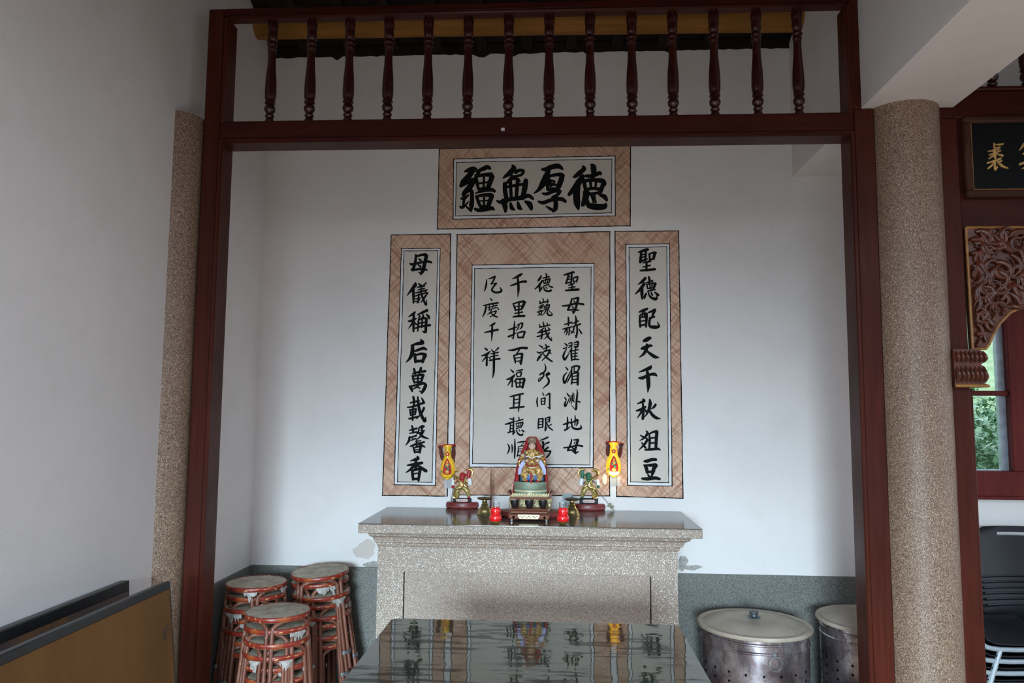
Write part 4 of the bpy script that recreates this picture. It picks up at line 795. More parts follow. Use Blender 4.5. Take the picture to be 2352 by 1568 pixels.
CREAM = simple('cream_gilt', (.72, .63, .38), .4, .2, var=.15)

# wooden offering stand and gilded seat platform
sp = on(1215, 1198); SX = sp.x; SYF = sp.y
DY = 3.90           # depth of the statue axis
DX = uY(1219, 1080, DY).x
k = 1730/DY         # px per metre at the statue
def dz(py): return uY(1219, py, DY).z
std = thing('offering_stand', 'small reddish wooden stand with gilt carved front in the altar centre', 'stand', (uY(1215, 1190, SYF).x, SYF, AZ))
m = MB(); m.bbox(-.100, .100, .0, .095, .010, .036, .006); m.build('base', BWOOD, std)
m = MB(); m.bbox(-.090, .090, .008, .09, .0375, .050, .003); m.bbox(-.094, .094, .004, .095, .052, .060, .003); m.build('top', BWOOD, std)
for sx_ in (-1, 1):
    for yy in (.012, .08): m = MB(); m.bbox(sx_*.085-.006, sx_*.085+.006, yy-.006, yy+.006, 0, .012, .002); m.build('foot', GLASS, std)
m = MB(); m.prism([(-.054, .034), (.050, .034), (.052, .028), (.044, .014), (-.046, .014), (-.054, .028)], lambda u, v, w_: (u, -w_, v), -.001, .003); m.build('carved_inlay', CREAM, std)
m = MB()
random.seed(2)
for i in range(9): m.ell((-.042+i*.0102, -.004, .024+.003*(-1)**i), (.0055, .002, .004), nu=8, nv=6)
m.build('inlay_leaf', GCARVE, std)
for sx_ in (-1, 1): m = MB(); m.ell((sx_*.075, -.0008, .021), (.006, .0015, .006), nu=8, nv=6); m.build('pierced_hole', DARKH, std)
cupz = AZ+.060
for i, px in enumerate((1182, 1215.5, 1247)):
    q = uY(px, 1160, SYF+.045)
    o = thing('offering_cup', 'small dark metal cup on the wooden stand, %s of the three' % ('left one', 'middle one', 'right one')[i], 'cup', (q.x, SYF+.045, cupz), group='offering cups')
    m = MB(); m.lathe([(.011, 0), (.012, .002), (.0155, .008), (.0205, .020), (.0225, .033), (.0235, .037), (.0225, .037), (.0205, .030), (.015, .012), (.001, .006)], seg=28, close=False); m.lathe([(.011, 0), (.0, 0)], seg=28, close=False); m.build('bowl', CUPM, o)

# dark red oval base and gilded throne platform with carved rail
pl = thing('statue_platform', 'gilded carved platform with upturned ends on dark red oval base', 'platform', (DX, DY, AZ))
m = MB(); m.lathe([(.0, 0), (.155, 0), (.165, .006), (.167, .022), (.160, .030), (.0, .032)], seg=48, sy=.55, close=False); m.build('oval_base', REDW, pl)
zr = dz(1136)-AZ; zb = .034
m = MB(); m.bbox(-.098, .098, -.060, .07, zb, zb+.012, .003); m.build('foot_rail', CREAM, pl)
m = MB(); rows = []
for z, hx_, hy_ in ((zb+.012, .082, .052), (zb+.02, .080, .050), (zb+.035, .084, .054), (zr-.018, .088, .058), (zr-.012, .094, .062)):
    rows.append([Vector((u, v, z)) for u, v in rrect(hx_, hy_, .02, 4)])
m.grid(rows, wrap=True); m.build('carved_body', GCARVE, pl)
m = MB(); random.seed(9)
for i in range(26):
    a = i/25; xx = -.078+.156*a; m.tube([(xx-.006, -.059, zb+.02+.03*random.random()), (xx, -.064, zb+.03+.02*random.random()), (xx+.007, -.060, zb+.045+.015*random.random())], [.001, .004, .001], 6, smooth=3)
m.build('leaf_relief', CREAM, pl)
for sx_ in (-1, 1):
    m = MB(); m.ell((sx_*.090, -.045, zb+.050), (.020, .018, .022), nu=14, nv=10); m.ell((sx_*.096, -.045, zb+.030), (.012, .014, .016), nu=12, nv=8); m.build('scroll_bracket', GCARVE, pl)
    m = MB(); m.bbox(sx_*.062-.005, sx_*.062+.005, -.066, -.055, zb+.01, zr-.012, .002); m.build('leg', BWOOD, pl)
m = MB(); m.bbox(-.100, .100, -.068, .07, zr-.014, zr-.003, .003); m.build('top_board', BWOOD, pl)
for sx_ in (-1, 1):
    m = MB(); m.prism([(sx_*.090, zr-.004), (sx_*.100, zr-.004), (sx_*.118, zr+.016), (sx_*.108, zr+.021)], lambda u, v, w_: (u, w_, v), -.068, .07); m.build('upturned_end', BWOOD, pl, smooth=False)
m = MB(); random.seed(4)
for i in range(31):
    xx = -.092+.184*i/30; h_ = .010+.007*abs(sin(i*1.3)); m.tube([(xx-.004, -.066, zr-.002), (xx+.001, -.070, zr+h_*.6), (xx+.005*(-1)**i, -.066, zr+h_)], [.0035, .004, .0012], 6, smooth=3)
m.ring((0, -.068, zr+.010), .008, .003, 14, 6, Matrix.Rotation(pi/2, 3, 'X'))
m.build('carved_rail', CREAM, pl)

# seated deity
zt = dz(1104)-AZ   # top of the drum
dt = thing('seated_deity', 'seated goddess figurine in gold robe and beaded crown under a red cape', 'statue', (DX, DY, AZ))
m = MB(); m.lathe([(.083, zr-.002), (.084, zr+.020), (.0815, zr+.023), (.084, zr+.026), (.085, zt-.010), (.082, zt-.002), (.0, zt)], seg=48, sy=.72, close=False); m.build('drum_base', GREEND, dt)
m = MB(); m.lathe([(.0852, zr+.021), (.0862, zr+.024), (.0852, zr+.027)], seg=48, sy=.72, close=False); m.build('drum_band', CREAM, dt)
def D(px, py, y=0): q = uY(px, py, DY+y); return Vector((q.x-DX, y, q.z-AZ))
# throne behind
m = MB(); m.bbox(-.060, .060, .012, .040, zt, dz(1045)-AZ, .004); m.build('throne', BLK, dt)
for sx_, px in ((-1, 1193), (1, 1250)):
    p = D(px, 1060, -.022); m = MB(); m.lathe([(.0055, -.022), (.0075, -.020), (.0065, -.008), (.0085, -.004), (.0085, .006), (.006, .010), (.004, .014)], p, 16); m.build('arm_post', GOLD, dt)
    m = MB(); m.lathe([(.006, -.008), (.0088, -.003), (.0088, .002), (.006, .006)], p+Vector((0, 0, .010)), 16); m.build('arm_post_ring', REDCL, dt)
    m = MB(); m.tube([p+Vector((0, 0, -.02)), Vector((p.x, -.01, zt+.03)), Vector((p.x, 0, zt))], .004, 8); m.tube([p+Vector((0, 0, -.01)), p+Vector((0, .05, -.01))], .006, 8); m.build('throne_arm', BLK, dt)
def remesh(o, v=.0022, sm=3):
    r = o.modifiers.new('r', 'REMESH'); r.mode = 'VOXEL'; r.voxel_size = v; r.use_smooth_shade = True
    s_ = o.modifiers.new('s', 'SMOOTH'); s_.iterations = sm; s_.factor = .5
# robe: torso, lap, knees and skirt as one continuous body
m = MB()
m.ell(D(1222, 1045), (.030, .022, .040)); m.ell(D(1222, 1037), (.029, .019, .014)); m.ell(D(1209, 1040), (.013, .014, .013)); m.ell(D(1235, 1040), (.013, .014, .013))
m.ell(D(1222, 1062, -.006), (.033, .026, .022))
for px in (1208, 1236):
    m.tube([D(1222+(px-1222)*.6, 1068, .0), D(px, 1070, -.030), D(px, 1078, -.044)], [.019, .021, .018], 12)
    m.tube([D(px, 1075, -.040), D(px+(px-1222)*.15, 1088, -.040), D(px, 1102, -.036)], [.019, .022, .020], 12)
m.tube([D(1222, 1072, -.03), D(1222, 1102, -.032)], [.016, .022], 12)
m.tube([D(1222, 1018, .002), D(1222, 1030, .0)], [.010, .013], 10)
o = m.build('robe', BROC, dt); remesh(o)
# arms reaching to the front of the chest
for sx_, el, hd_ in ((-1, (1198, 1052), (1208, 1058)), (1, (1246, 1050), (1236, 1058))):
    m = MB(); m.tube([D(1222+sx_*12, 1039, .0), D(1222+sx_*19, 1045, -.008), D(el[0], el[1]+2, -.018), D(hd_[0], hd_[1], -.040)], [.010, .013, .0135, .010], 12, smooth=4); m.build('upper_sleeve', BROC, dt)
    # wide hanging sleeve
    hx_ = hd_[0]; rows = []
    path = [D(hd_[0]+sx_*2, hd_[1]-1, -.038), D(hd_[0]+sx_*7, hd_[1]+8, -.044), D(hd_[0]+sx_*12, hd_[1]+20, -.042), D(hd_[0]+sx_*14, hd_[1]+31, -.036)]
    m = MB(); m.tube(path, [.008, .014, .014, .010], 12, fa=.45, smooth=4); m.build('hanging_sleeve', LAV, dt)
    m = MB(); m.tube([D(hd_[0]-sx_*4, hd_[1]-9, -.040), D(hd_[0]+sx_*4, hd_[1]-11, -.036), D(hd_[0]+sx_*12, hd_[1]-14, -.022)], [.0015, .0028, .0015], 8, smooth=3); m.build('sleeve_trim', WHT, dt)
    hc = D(hd_[0]-sx_*1, hd_[1], -.050)
    m = MB(); m.ell(hc, (.0075, .0055, .0065), nu=12, nv=8)
    for f_ in range(4): m.tube([hc+Vector((-sx_*.003, -.002, .005-f_*.0032)), hc+Vector((-sx_*.009, -.006, .0045-f_*.003)), hc+Vector((-sx_*.010, -.001, .004-f_*.003))], [.0019, .0018, .0014], 6, smooth=3)
    m.tube([hc+Vector((0, -.003, .005)), hc+Vector((-sx_*.005, -.006, .009))], [.0021, .0016], 6)
    m.build('hand', SKIN, dt)
m = MB(); m.tube([D(1206, 1062, -.053), D(1206, 1046, -.050), D(1205, 1033, -.047)], [.0045, .0060, .0065], 8, flat=.9, fa=.5); m.build('tablet', simple('grey_tablet', (.16, .13, .11), .5), dt)
# red belt, collar line, central sash
m = MB(); m.tube([D(1208, 1064, -.040), D(1214, 1069, -.052), D(1222, 1071, -.056), D(1230, 1070, -.052), D(1238, 1065, -.040)], .0035, 8, smooth=4); m.build('belt', REDCL, dt)
m = MB(); m.tube([D(1220, 1086, -.062), D(1220, 1100, -.064), D(1220, 1110, -.064)], [.004, .005, .005], 8, flat=.4); m.build('sash', REDCL, dt)
m = MB(); m.tube([D(1213, 1072, -.054), D(1221, 1074, -.058), D(1231, 1072, -.054)], [.0025, .0045, .0025], 8, smooth=3); m.build('jade_belt', CREAM, dt)
# white collar scallops and blue wave hem
m = MB(); P = [D(1201, 1045, -.024), D(1207, 1049, -.034), D(1213, 1047, -.040), D(1222, 1052, -.040), D(1231, 1048, -.040), D(1238, 1050, -.034), D(1245, 1045, -.024)]
m.tube(P, .0024, 6, smooth=4); m.build('collar_trim', WHT, dt)
for sx_ in (-1, 1):
    rows = []
    for j, (py, yy, r_) in enumerate(((1090, -.052, .8), (1094, -.060, 1.0), (1099, -.060, 1.08), (1103, -.056, 1.1))):
        row = []
        for i in range(13): a = i/12; px = 1222+sx_*(4+21*a*r_); wv_ = 2.2*sin(a*14) if j in (0, 3) else 0; row.append(D(px, py+wv_, yy+.018*a*a))
        rows.append(row)
    m = MB(); m.grid(rows); o = m.build('wave_hem', BLUE, dt); q = o.modifiers.new('s', 'SOLIDIFY'); q.thickness = .003
    m = MB(); m.tube([rows[0][i]+Vector((0, -.001, 0)) for i in range(13)], .002, 6); m.build('hem_edge', LAV, dt)
    m = MB(); m.ell(D(1222+sx_*13, 1105, -.050), (.009, .012, .006), nu=12, nv=8); m.build('shoe', REDCL, dt)
# head
HC = D(1222, 1023.5, -.006)
m = MB(); m.ell(HC, (.0165, .0155, .0205), nu=20, nv=14); m.ell(HC+Vector((0, -.003, -.009)), (.0125, .0122, .0110), nu=16, nv=10)
m.ell(HC+Vector((0, -.0155, -.002)), (.0020, .0028, .0042), nu=8, nv=6); m.ell(HC+Vector((-.0162, .0, -.002)), (.0022, .0035, .0065), nu=8, nv=6); m.ell(HC+Vector((.0162, .0, -.002)), (.0022, .0035, .0065), nu=8, nv=6)
m.tube([HC+Vector((0, .001, -.014)), HC+Vector((0, .002, -.028))], .009, 10)
o = m.build('head', SKIN, dt); remesh(o, .001, 1)
for sx_ in (-1, 1):
    m = MB(); m.ell(HC+Vector((sx_*.0065, -.0146, .0028)), (.0032, .0011, .0010), nu=8, nv=6); m.build('eye', BLK, dt)
    m = MB(); m.tube([HC+Vector((sx_*.0032, -.0154, .0062)), HC+Vector((sx_*.0064, -.0146, .0072)), HC+Vector((sx_*.0098, -.0126, .0062))], .0006, 5); m.build('eyebrow', BLK, dt)
m = MB(); m.ell(HC+Vector((0, -.0156, -.0098)), (.0030, .0012, .0013), nu=8, nv=6); m.build('lips', REDW, dt)
m = MB(); m.ell(HC+Vector((0, .006, .006)), (.0185, .0150, .0185), nu=16, nv=10); m.tube([HC+Vector((-.0175, .001, .008)), HC+Vector((-.0182, .001, -.011))], [.003, .002], 8); m.tube([HC+Vector((.0175, .001, .008)), HC+Vector((.0182, .001, -.011))], [.003, .002], 8); m.build('hair', BLK, dt)
CROWN = gilt_carve('beaded_crown', (.36, .25, .15), (.10, .06, .035), 160)
m = MB(); m.lathe([(.0185, 0), (.0205, .003), (.0212, .020), (.0195, .027), (.008, .030), (.0, .0305)], HC+Vector((0, -.001, .0135)), 24, sx=1.0, sy=.85, close=False)
m.build('crown', CROWN, dt)
m = MB()
for j in range(6):
    for i in range(17): a = pi+pi*i/16; m.ell(HC+Vector((.0213*cos(a), -.001+.0183*sin(a), .0150+j*.0042)), .0015, nu=6, nv=4)
m.build('bead', CROWN, dt)
# red cape from the crown down both sides to the platform
CAPE = (((1213.5, 1222, 1002.5), (1209, 1217, 1009), (1203, 1211.5, 1022), (1196, 1206, 1040), (1190, 1200, 1055), (1186.5, 1196, 1070), (1183, 1195, 1090), (1180, 1194, 1105), (1177, 1183.5, 1132)),
        ((1231.5, 1222, 1002.5), (1236, 1228, 1009), (1243, 1234.5, 1022), (1250, 1241, 1040), (1253.5, 1247, 1055), (1255.5, 1249, 1070), (1257.5, 1250, 1090), (1258.5, 1252, 1105), (1260.5, 1255, 1132)))
for side in (0, 1):
    rows = []
    for k_, (xo, xi, py) in enumerate(CAPE[side]):
        rows.append([D(xi+(xo-xi)*i/8, py, .004+.014*(i/8)+.0035*sin(i*1.6+k_*.35)*min(1, k_/2)) for i in range(9)])
    m = MB(); m.grid(rows); o = m.build('cape', REDCL, dt); q = o.modifiers.new('s', 'SUBSURF'); q.levels = 1; q.render_levels = 2; q = o.modifiers.new('t', 'SOLIDIFY'); q.thickness = .0025
m = MB(); rows = []
for j in range(7):
    t = j/6; row = []
    for i in range(13): a = -1+2*i/12; row.append(D(1222+a*(12+14*t**.8), 1005+t*50+6*a*a*(1-t), .020+.02*t+.010*(1-a*a)))
    rows.append(row)
m.grid(rows); m.tube([D(1208, 1012, -.004), D(1212, 1005, -.006), D(1222, 1003, -.007), D(1231, 1005, -.006), D(1236, 1012, -.004)], .0022, 8, smooth=4); o = m.build('cape_back', REDCL, dt); q = o.modifiers.new('t', 'SOLIDIFY'); q.thickness = .002

# guardian generals
def general(px, side, faceC, robeC, armC, label, Y):
    X = uY(px, 1160, Y).x
    def G(x_, py, y=0): q = uY(x_, py, Y+y); return Vector((q.x-X, y, q.z-AZ))
    bs = thing('figurine_base', 'dark red oval wooden base under the %s' % label[0], 'base', (X, Y, AZ))
    m = MB(); m.lathe([(.0, 0), (.084, 0), (.090, .005), (.091, .024), (.086, .032), (.080, .034), (.0, .034)], seg=48, sy=.62, close=False); m.build('disc', REDW, bs)
    m = MB(); m.lathe([(.0915, .009), (.0925, .012), (.0915, .015)], seg=48, sy=.62, close=False); m.build('groove', simple('worn_edge', (.20, .07, .06), .6) if 'worn_edge' not in bpy.data.materials else bpy.data.materials['worn_edge'], bs)
    o = thing('guardian_figurine', label[1], 'figurine', (X, Y, AZ+.034))
    def G2(x_, py, y=0): v = G(x_, py, y); v.z -= .034; return v
    S = side
    def q(dx, py, y=0): return G2(px+S*dx, py, y)
    pzt = q(0, 1143).z
    m = MB(); m.bbox(-.050, .050, -.026, .026, 0, pzt, .003); m.build('plinth', BLKP, o)
    m = MB(); m.prism(rrect(.032, .0075, .007, 4), lambda u, v, w_: (u, -.0262-w_, v+pzt*.5), 0, .0012); m.build('name_label', simple('pink_label', (.62, .42, .38), .5) if 'pink_label' not in bpy.data.materials else bpy.data.materials['pink_label'], o)
    m = MB(); random.seed(px)
    for i in range(6):
        xx = -.024+i*.0092
        for j in range(3): a = random.uniform(-.6, .6)+(pi/2 if j == 1 else 0); c_ = Vector((xx+random.uniform(-.001, .001), -.0279, pzt*.5+(j-1)*.0026)); d_ = Vector((cos(a), 0, sin(a)))*.0034; m.tube([c_-d_, c_+d_], .0006, 4)
    m.build('label_writing', INK, o)
    # body
    m = MB()
    m.ell(q(0, 1108), (.022, .017, .024)); m.ell(q(0, 1099), (.026, .017, .015)); m.ell(q(0, 1119), (.026, .019, .014))
    m.tube([q(-5, 1118), q(-13, 1127, -.008), q(-11, 1141, -.004)], [.017, .017, .009], 10, smooth=3)
    m.tube([q(5, 1118), q(11, 1127, -.006), q(15, 1140, -.002)], [.017, .016, .009], 10, smooth=3)
    m.build('armour', robeC, o); remesh(o.children[-1] if False else [c for c in o.children if c.name.startswith('armour')][0], .0016, 2)
    for dx in (-11, 15):
        m = MB(); m.ell(q(dx, 1142, -.006), (.008, .013, .006), nu=12, nv=8); m.tube([q(dx, 1141), q(dx*.95, 1134)], [.008, .0095], 10); m.build('boot', faceC if dx > 0 else REDW, o)
    # arms: one raised and bent, one hanging with the weapon
    m = MB(); m.tube([q(7, 1099), q(13, 1107, -.004), q(18, 1112, -.008)], [.011, .012, .010], 10, smooth=3); m.build('arm', armC, o)
    m = MB(); m.tube([q(18, 1113, -.010), q(17, 1105, -.012), q(15, 1098, -.014)], [.0125, .0120, .0105], 12)
    for t_ in range(4): m.ring(q(17.6-t_*.5, 1111-t_*3.4, -.011), .0118, .0016, 14, 5, Matrix.Rotation(-.15, 3, 'Y'))
    m.build('bracer', WHT, o)
    m = MB(); m.tube([q(15.5, 1101, -.013), q(14, 1092, -.014)], [.0085, .0085], 10); m.ell(q(14, 1090, -.014), (.0105, .008, .0150), nu=12, nv=10)
    for f_ in range(4): m.tube([q(11+f_*2, 1087, -.018), q(11+f_*2.2, 1081, -.020), q(10+f_*2.2, 1078.5, -.018)], [.0028, .0024, .0018], 6)
    m.tube([q(9, 1092, -.018), q(6, 1088, -.021)], [.0028, .0022], 6)
    m.build('hand', faceC, o)
    m = MB(); m.tube([q(-8, 1099), q(-14, 1103, -.006), q(-19, 1108, -.010)], [.012, .013, .009], 10, smooth=3); m.build('arm', armC, o)
    m = MB(); m.tube([q(-20, 1101, -.008), q(-22, 1114, -.012)], [.0105, .0092], 10); m.build('bracer', WHT, o)
    m = MB(); m.ell(q(-22, 1117.5, -.012), (.0082, .0075, .0095), nu=10, nv=8)
    for f_ in range(4): m.tube([q(-24, 1116+f_*1.3, -.016), q(-20, 1116+f_*1.3, -.019)], .0015, 5)
    m.build('hand', faceC, o)
    # head with beard
    hc = q(0, 1092, -.016)
    m = MB(); m.ell(hc, (.0165, .014, .018), nu=16, nv=12); m.ell(hc+Vector((0, -.012, 0)), (.003, .004, .004), nu=8, nv=6); m.ell(hc+Vector((0, -.004, -.014)), (.014, .010, .012), nu=12, nv=8); m.ell(hc+Vector((0, -.006, -.026)), (.009, .005, .013), nu=10, nv=8)
    for sx_ in (-1, 1): m.ell(hc+Vector((sx_*.013, 0, .002)), (.003, .003, .006), nu=8, nv=6); m.ell(hc+Vector((sx_*.006, -.010, .009)), (.004, .003, .002), nu=8, nv=6)
    m.build('head', faceC, o)
    m = MB()
    for sx_ in (-1, 1): m.ell(hc+Vector((sx_*.0052, -.0112, .004)), (.0024, .0014, .0020), nu=8, nv=6)
    for i in range(7): m.ell(hc+Vector((-.006+i*.002, -.0118, -.010+.001*(i % 2)*3)), .0009, nu=6, nv=4)
    m.build('eyes_and_teeth', WHT, o)
    m = MB(); m.ell(hc+Vector((0, .002, .011)), (.013, .011, .007), nu=12, nv=8); m.build('hair', simple('dull_gold_hair', (.22, .15, .07), .4) if 'dull_gold_hair' not in bpy.data.materials else bpy.data.materials['dull_gold_hair'], o)
    # long gold scarf looping over the shoulders and down to the hip
    m = MB()
    m.tube([q(5, 1083, .004), q(12, 1079, .002), q(19, 1079, .0), q(22, 1086, -.004), q(20, 1093, -.006)], [.004, .010, .010, .007, .003], 8, fa=.4, smooth=5)
    m.tube([q(-6, 1083, .002), q(-13, 1079, .0), q(-20, 1083, -.006), q(-20, 1091, -.012), q(-12, 1096, -.022), q(-5, 1103, -.026), q(3, 1113, -.026), q(-2, 1121, -.026), q(-11, 1124, -.024), q(-18, 1131, -.018), q(-18, 1140, -.014), q(-11, 1142, -.016), q(-8, 1136, -.020)], [.004, .010, .012, .010, .007, .007, .007, .006, .007, .010, .010, .008, .003], 8, fa=.4, smooth=5)
    m.tube([q(2, 1112, -.024), q(8, 1117, -.024), q(14, 1124, -.020)], [.004, .006, .003], 8, fa=.5, smooth=4)
    m.build('scarf', GOLD, o)
    m = MB(); m.prism([(-.008, -.012), (.008, -.012), (.005, .012), (-.005, .012)], lambda u, v, w_: q(0, 1111)+Vector((u, -.018-w_, v)), 0, .004); m.build('tabard', armC, o)
    return o, q
BLKP = simple('black_plinth', (.016, .015, .016), .55, Specular_IOR_Level=.25)
REDF = simple('red_face', (.42, .015, .02), .3, var=.2); GRNF = simple('green_face', (.03, .14, .08), .3, var=.3)
OLGOLD = gilt_carve('olive_gold', (.58, .46, .16), (.22, .15, .05), 90); MIXR = gilt_carve('red_gold', (.52, .34, .14), (.34, .06, .04), 90); MIXP = gilt_carve('purple_gold', (.50, .40, .20), (.14, .09, .30), 90)
YG = on(1066, 1166).y
g1, q1 = general(1062, 1, REDF, OLGOLD, MIXR, ('red guardian figurine', 'small red-faced guardian figurine with gold scarf, left of the goddess'), YG)
g2, q2 = general(1352, -1, GRNF, OLGOLD, MIXP, ('green guardian figurine', 'small green-faced guardian figurine with gold scarf, right of the goddess'), YG)
m = MB(); a = uY(1040, 1119, YG-.01); b = uY(1036, 1153, YG-.01); m.tube([a, b], .0016, 6); m.ell(uY(1037, 1146, YG-.01), (.004, .003, .012), nu=8, nv=6); o = m.build('thin_staff', simple('grey_iron', (.10, .10, .10), .4, .5)); tag(o, 'thin grey staff held by the red-faced guardian', 'staff')
sw = thing('halberd', 'thin dark spear with small olive axe head leaning from the green guardian', 'weapon', (0, 0, 0))
e_ = on(1411, 1174); a = uY(1366, 1119, YG-.015); m = MB(); m.tube([a, e_+Vector((0, 0, .002))], .0015, 6); m.build('shaft', bpy.data.materials['grey_iron'], sw)
c_ = a+(e_-a)*.80; OL = simple('olive_blade', (.17, .16, .06), .5)
m = MB(); d_ = (e_-a).normalized(); sd = Vector((-d_.z, 0, d_.x))
m.prism([(-.018, .0), (-.014, .016), (.0, .010), (.012, .018), (.016, .004), (.012, -.008), (.0, -.006), (-.012, -.016)], lambda u, v, w_: c_+d_*u+sd*v+Vector((0, w_, 0)), -.0015, .0015); m.build('axe_head', OL, sw, smooth=False)

# candlesticks
def candlestick(px, py, label):
    p = on(px, py); o = thing('candlestick', label, 'candlestick', (p.x, p.y, AZ), group='brass candlesticks')
    m = MB(); m.lathe([(.0, 0), (.040, 0), (.041, .003), (.037, .007), (.034, .020), (.028, .032), (.020, .042), (.017, .046), (.019, .050), (.015, .054), (.013, .058), (.0145, .062), (.012, .066), (.0135, .072), (.012, .076), (.0, .076)], seg=36, close=False); m.build('stem', BRASS, o)
    m = MB(); m.lathe([(.012, .074), (.030, .076), (.0385, .081), (.040, .085), (.038, .0855), (.034, .082), (.0, .080)], seg=36, close=False); m.build('drip_pan', BRASSD, o)
    m = MB(); m.lathe([(.0028, .079), (.0022, .090), (.0003, .106)], seg=10); m.build('spike', BLK, o)
candlestick(1113, 1181, 'brass pricket candlestick on the left side of the altar'); candlestick(1314, 1183, 'brass pricket candlestick on the right side of the altar')
def jar(px, py, label):
    p = on(px, py); o = thing('red_candle_jar', label, 'candle', (p.x, p.y, AZ), group='red candle jars')
    m = MB(); m.lathe([(.0, 0), (.012, 0), (.016, .003), (.0255, .010), (.0280, .0155), (.0, .016)], seg=28, close=False); m.build('gold_foot', GOLD, o)
    m = MB(); m.lathe([(.0, .013), (.0235, .013), (.0295, .022), (.0305, .031), (.0275, .041), (.0222, .047), (.0225, .050), (.0252, .056), (.0250, .066), (.0215, .075), (.0185, .079), (.0, .0795)], seg=36, close=False); m.build('wax', RWAX, o)
    m = MB(); m.lathe([(.0190, .078), (.0182, .088), (.0200, .103), (.0190, .1032), (.0172, .088), (.0180, .079)], seg=36, close=False); m.build('glass_neck', GLASS, o)
    m = MB(); m.tube([(0, 0, .079), (.001, 0, .086)], .0008, 5); m.build('wick', BLK, o)
jar(1138, 1203, 'red wax candle in gourd-shaped glass jar, left of the wooden stand'); jar(1293, 1204, 'red wax candle in gourd-shaped glass jar, right of the wooden stand')
# incense cone stick standing behind the left candlestick
p = on(1127, 1172); m = MB(); m.lathe([(.0045, 0), (.0045, .03), (.0060, .10), (.0050, .16), (.0010, uY(1127, 1071, p.y).z-AZ)], (p.x, p.y, AZ), 10); o = m.build('incense_stick', simple('rust_incense', (.22, .09, .06), .7, var=.3)); tag(o, 'tall thin rust-brown incense stick standing behind the left brass candlestick', 'incense stick')
# grey paper against the wall
a = uY(1292, 1152, 4.184); b = uY(1316, 1134, 4.184); m = MB(); m.box(a.x, b.x, 4.183, 4.186, AZ, b.z); o = m.build('grey_card', simple('grey_card', (.30, .36, .37), .7), smooth=False); tag(o, 'small grey card propped on the wall behind the right candlestick', 'card')

# two plastic wall lamps either side
YEL = simple('yellow_plastic', (.90, .50, .02), .25, var=.12); DRED = simple('dark_red_plastic', (.05, .010, .006), .5, var=.4, Specular_IOR_Level=.15); FEATH = simple('feather_red', (.22, .02, .012), .5, Specular_IOR_Level=.15); LRED = simple('red_print', (.50, .012, .012), .5, Specular_IOR_Level=.15); GRN = simple('green_print', (.04, .26, .14), .4, var=.3); ORG = simple('orange_print', (.80, .33, .06), .4)
x = NT('lit_plastic'); x.col((1, .85, .5)).set(Roughness=.3, Emission_Color=(1, .86, .5, 1), Emission_Strength=2.6); LIT = x.m
x = NT('lit_yellow'); x.col((.95, .52, .02)).set(Roughness=.3, Emission_Color=(1, .45, .02, 1), Emission_Strength=.38); LITY = x.m
x = NT('clear_tape'); x.col((.72, .76, .78)).set(Roughness=.2, Alpha=.45); TAPE = x.m
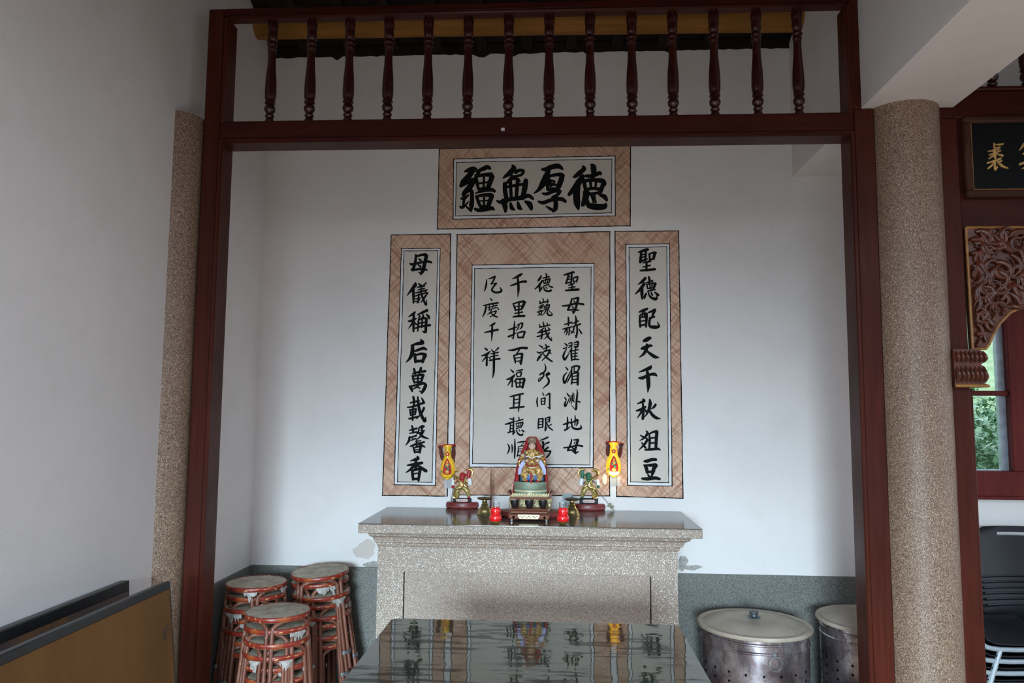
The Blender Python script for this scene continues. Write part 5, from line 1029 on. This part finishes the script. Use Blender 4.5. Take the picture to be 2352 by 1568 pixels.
def lamp(px, py, label, lit, S):
    c_ = uY(px, py, YB); o = thing('wall_lamp', label, 'lamp', (c_.x, YB, c_.z), group='yellow plastic lotus lamps'); u = YB/1730
    Y_ = LITY if lit else YEL
    # flask body as a flattened turned shell standing off the wall
    def shell(prof, mt, nm, y0, dp, wk=1.0):
        m = MB(); rows = []
        for hw_, z in prof:
            rows.append([Vector((hw_*u*wk*cos(a), y0-dp*abs(sin(a)), z*u)) for a in [pi*i/14 for i in range(15)]])
        m.grid(rows); return m.build(nm, mt, o)
    shell([(12, 40), (11, 37), (7.8, 33), (7.0, 29), (8.5, 22), (8.6, 15), (11, 10), (14.5, 2), (16.5, -8), (17.3, -18), (16, -27), (11.5, -33.5), (5, -37), (.5, -38)], Y_, 'flask_body', 0, .028)
    m = MB(); m.tube([Vector((-12*u, -.026, 39*u)), Vector((-4*u, -.030, 41.5*u)), Vector((6*u, -.030, 41.5*u)), Vector((12*u, -.026, 39*u))], .0028, 6, smooth=3); m.build('mouth_rim', LRED, o)
    for sx_ in (-1, 1):
        far = (sx_ == -S); ct, cbm, zt_ = ((17.5, 11.5, 37) if far else (12.0, 12.0, 40))
        outer = []; inner = []
        for i in range(13):
            t = i/12; c0 = ct+(cbm-ct)*t; hw_ = 6.4-2.6*min(1, t*4) if t < .25 else 3.8+1.9*sin(pi*min(1, (t-.25)/.75))**.8-1.5*t
            zz = zt_-t*32; jag = .9*(i % 2) if t > .3 else 0
            outer.append((sx_*(c0+hw_+jag), zz)); inner.append((sx_*(c0-hw_*.8), zz))
        poly = [(a_*u, b_*u) for a_, b_ in [(sx_*ct, zt_+2.5)]+outer+inner[::-1]]
        m = MB(); m.prism(poly, lambda uu, vv, w_: (uu, w_, vv), -.011, -.004); m.build('wing', DRED, o, smooth=False)
        m = MB(); m.tube([Vector((inner[0][0]*u, -.012, (zt_-1)*u)), Vector((sx_*ct*u, -.013, (zt_+1.5)*u)), Vector((outer[0][0]*u, -.012, (zt_-1)*u))], .0022, 6); m.build('wing_rim', LRED, o)
        m = MB()
        for i in range(5, 12): m.tube([Vector((sx_*(ct+(cbm-ct)*i/12)*u, -.012, outer[i][1]*u)), Vector((outer[i][0]*u*1.03, -.013, (outer[i][1]+2.5)*u))], [.0016, .0007], 5)
        m.build('wing_feather', FEATH, o)
    m = MB(); fl = star(6.0*u, 5, .62); m.prism(fl, lambda a_, b_, w_: (a_, -.026-w_, b_+20*u), 0, .004); m.build('flower', LRED, o, smooth=False)
    m = MB(); m.prism(star(2.6*u, 5, .62), lambda a_, b_, w_: (a_, -.030-w_, b_+20*u), 0, .0015); m.build('flower_centre', YEL, o, smooth=False)
    m = MB(); pts_ = [(0, 11), (4, 5), (8, -6), (10, -18), (9, -24), (4, -27), (-4, -27), (-9, -24), (-10, -18), (-8, -6), (-4, 5)]
    m.prism([(a_*u, b_*u) for a_, b_ in pts_], lambda a_, b_, w_: (a_, -.028-w_, b_), 0, .003); m.build('red_niche', LRED, o, smooth=False)
    m = MB(); m.ell((0, -.034, 2*u), (2.4*u, .004, 3*u), nu=10, nv=8); m.ell((0, -.034, -5*u), (3.6*u, .004, 4.5*u), nu=10, nv=8); m.ell((0, -.035, -20*u), (5*u, .004, 5*u), nu=10, nv=8); m.build('small_figure', ORG, o)
    for c_, r_ in (((-3*u, -.036, -8*u), (2.8*u, .003, 2.5*u)), ((2*u, -.036, -13*u), (3*u, .003, 3*u)), ((4*u, -.035, -4*u), (1.5*u, .003, 4*u)), ((-12*u, -.024, -20*u), (2.5*u, .004, 2*u))): m = MB(); m.ell(c_, r_, nu=8, nv=6); m.build('green_leaf', GRN, o)
    m = MB()
    for j in range(5): m.ell(((-8+j*4)*u, -.033, (-28-(1-abs(j-2)/2)*2)*u), (3.2*u, .006, 3.6*u), nu=10, nv=8)
    m.build('lotus_petal', LIT if lit else YEL, o)
    if lit:
        l = bpy.data.lights.new('lamp_glow', 'POINT'); l.energy = .12; l.color = (1, .8, .45); l.shadow_soft_size = .01; lo = bpy.data.objects.new('lamp_glow', l); COL.objects.link(lo); lo.parent = o; lo.location = (0, -.06, -30*u)
    m = MB(); m.bbox(-8*u, 7*u, -.010, 0, -58*u, -36*u, .003); m.box(8*u, 15*u, -.004, 0, -58*u, -38*u); m.build('clear_bracket', TAPE, o, smooth=False)
    m = MB(); m.tube([Vector((-3*u, -.003, -58*u)), Vector((-3.5*u, -.003, -74*u)), Vector((-3*u, -.003, -88*u))], .002, 5); m.tube([Vector((5*u, -.003, -56*u)), Vector((5*u, -.003, -86*u))], .0015, 5); m.build('cable', WHT, o)
    return o
lamp(1029, 1062, 'yellow plastic lotus lamp, unlit, on the wall above the red-faced guardian', False, 1)
lamp(1409, 1056, 'yellow plastic lotus lamp, lit at its base, on the wall right of the green guardian', True, -1)
a = uY(1389, 1100, YB); m = MB(); m.prism([(a.x+p_*.0125, a.z+q_*.030) for p_, q_ in [(cos(2*pi*i/14), sin(2*pi*i/14)) for i in range(14)]], lambda u_, v_, w_: (u_, YB-w_, v_), -.001, .003); o = m.build('paper_tag', simple('cream_tag', (.66, .62, .48), .7), smooth=False); tag(o, 'pale cream oval sticker on the wall beside the lit lamp', 'sticker')
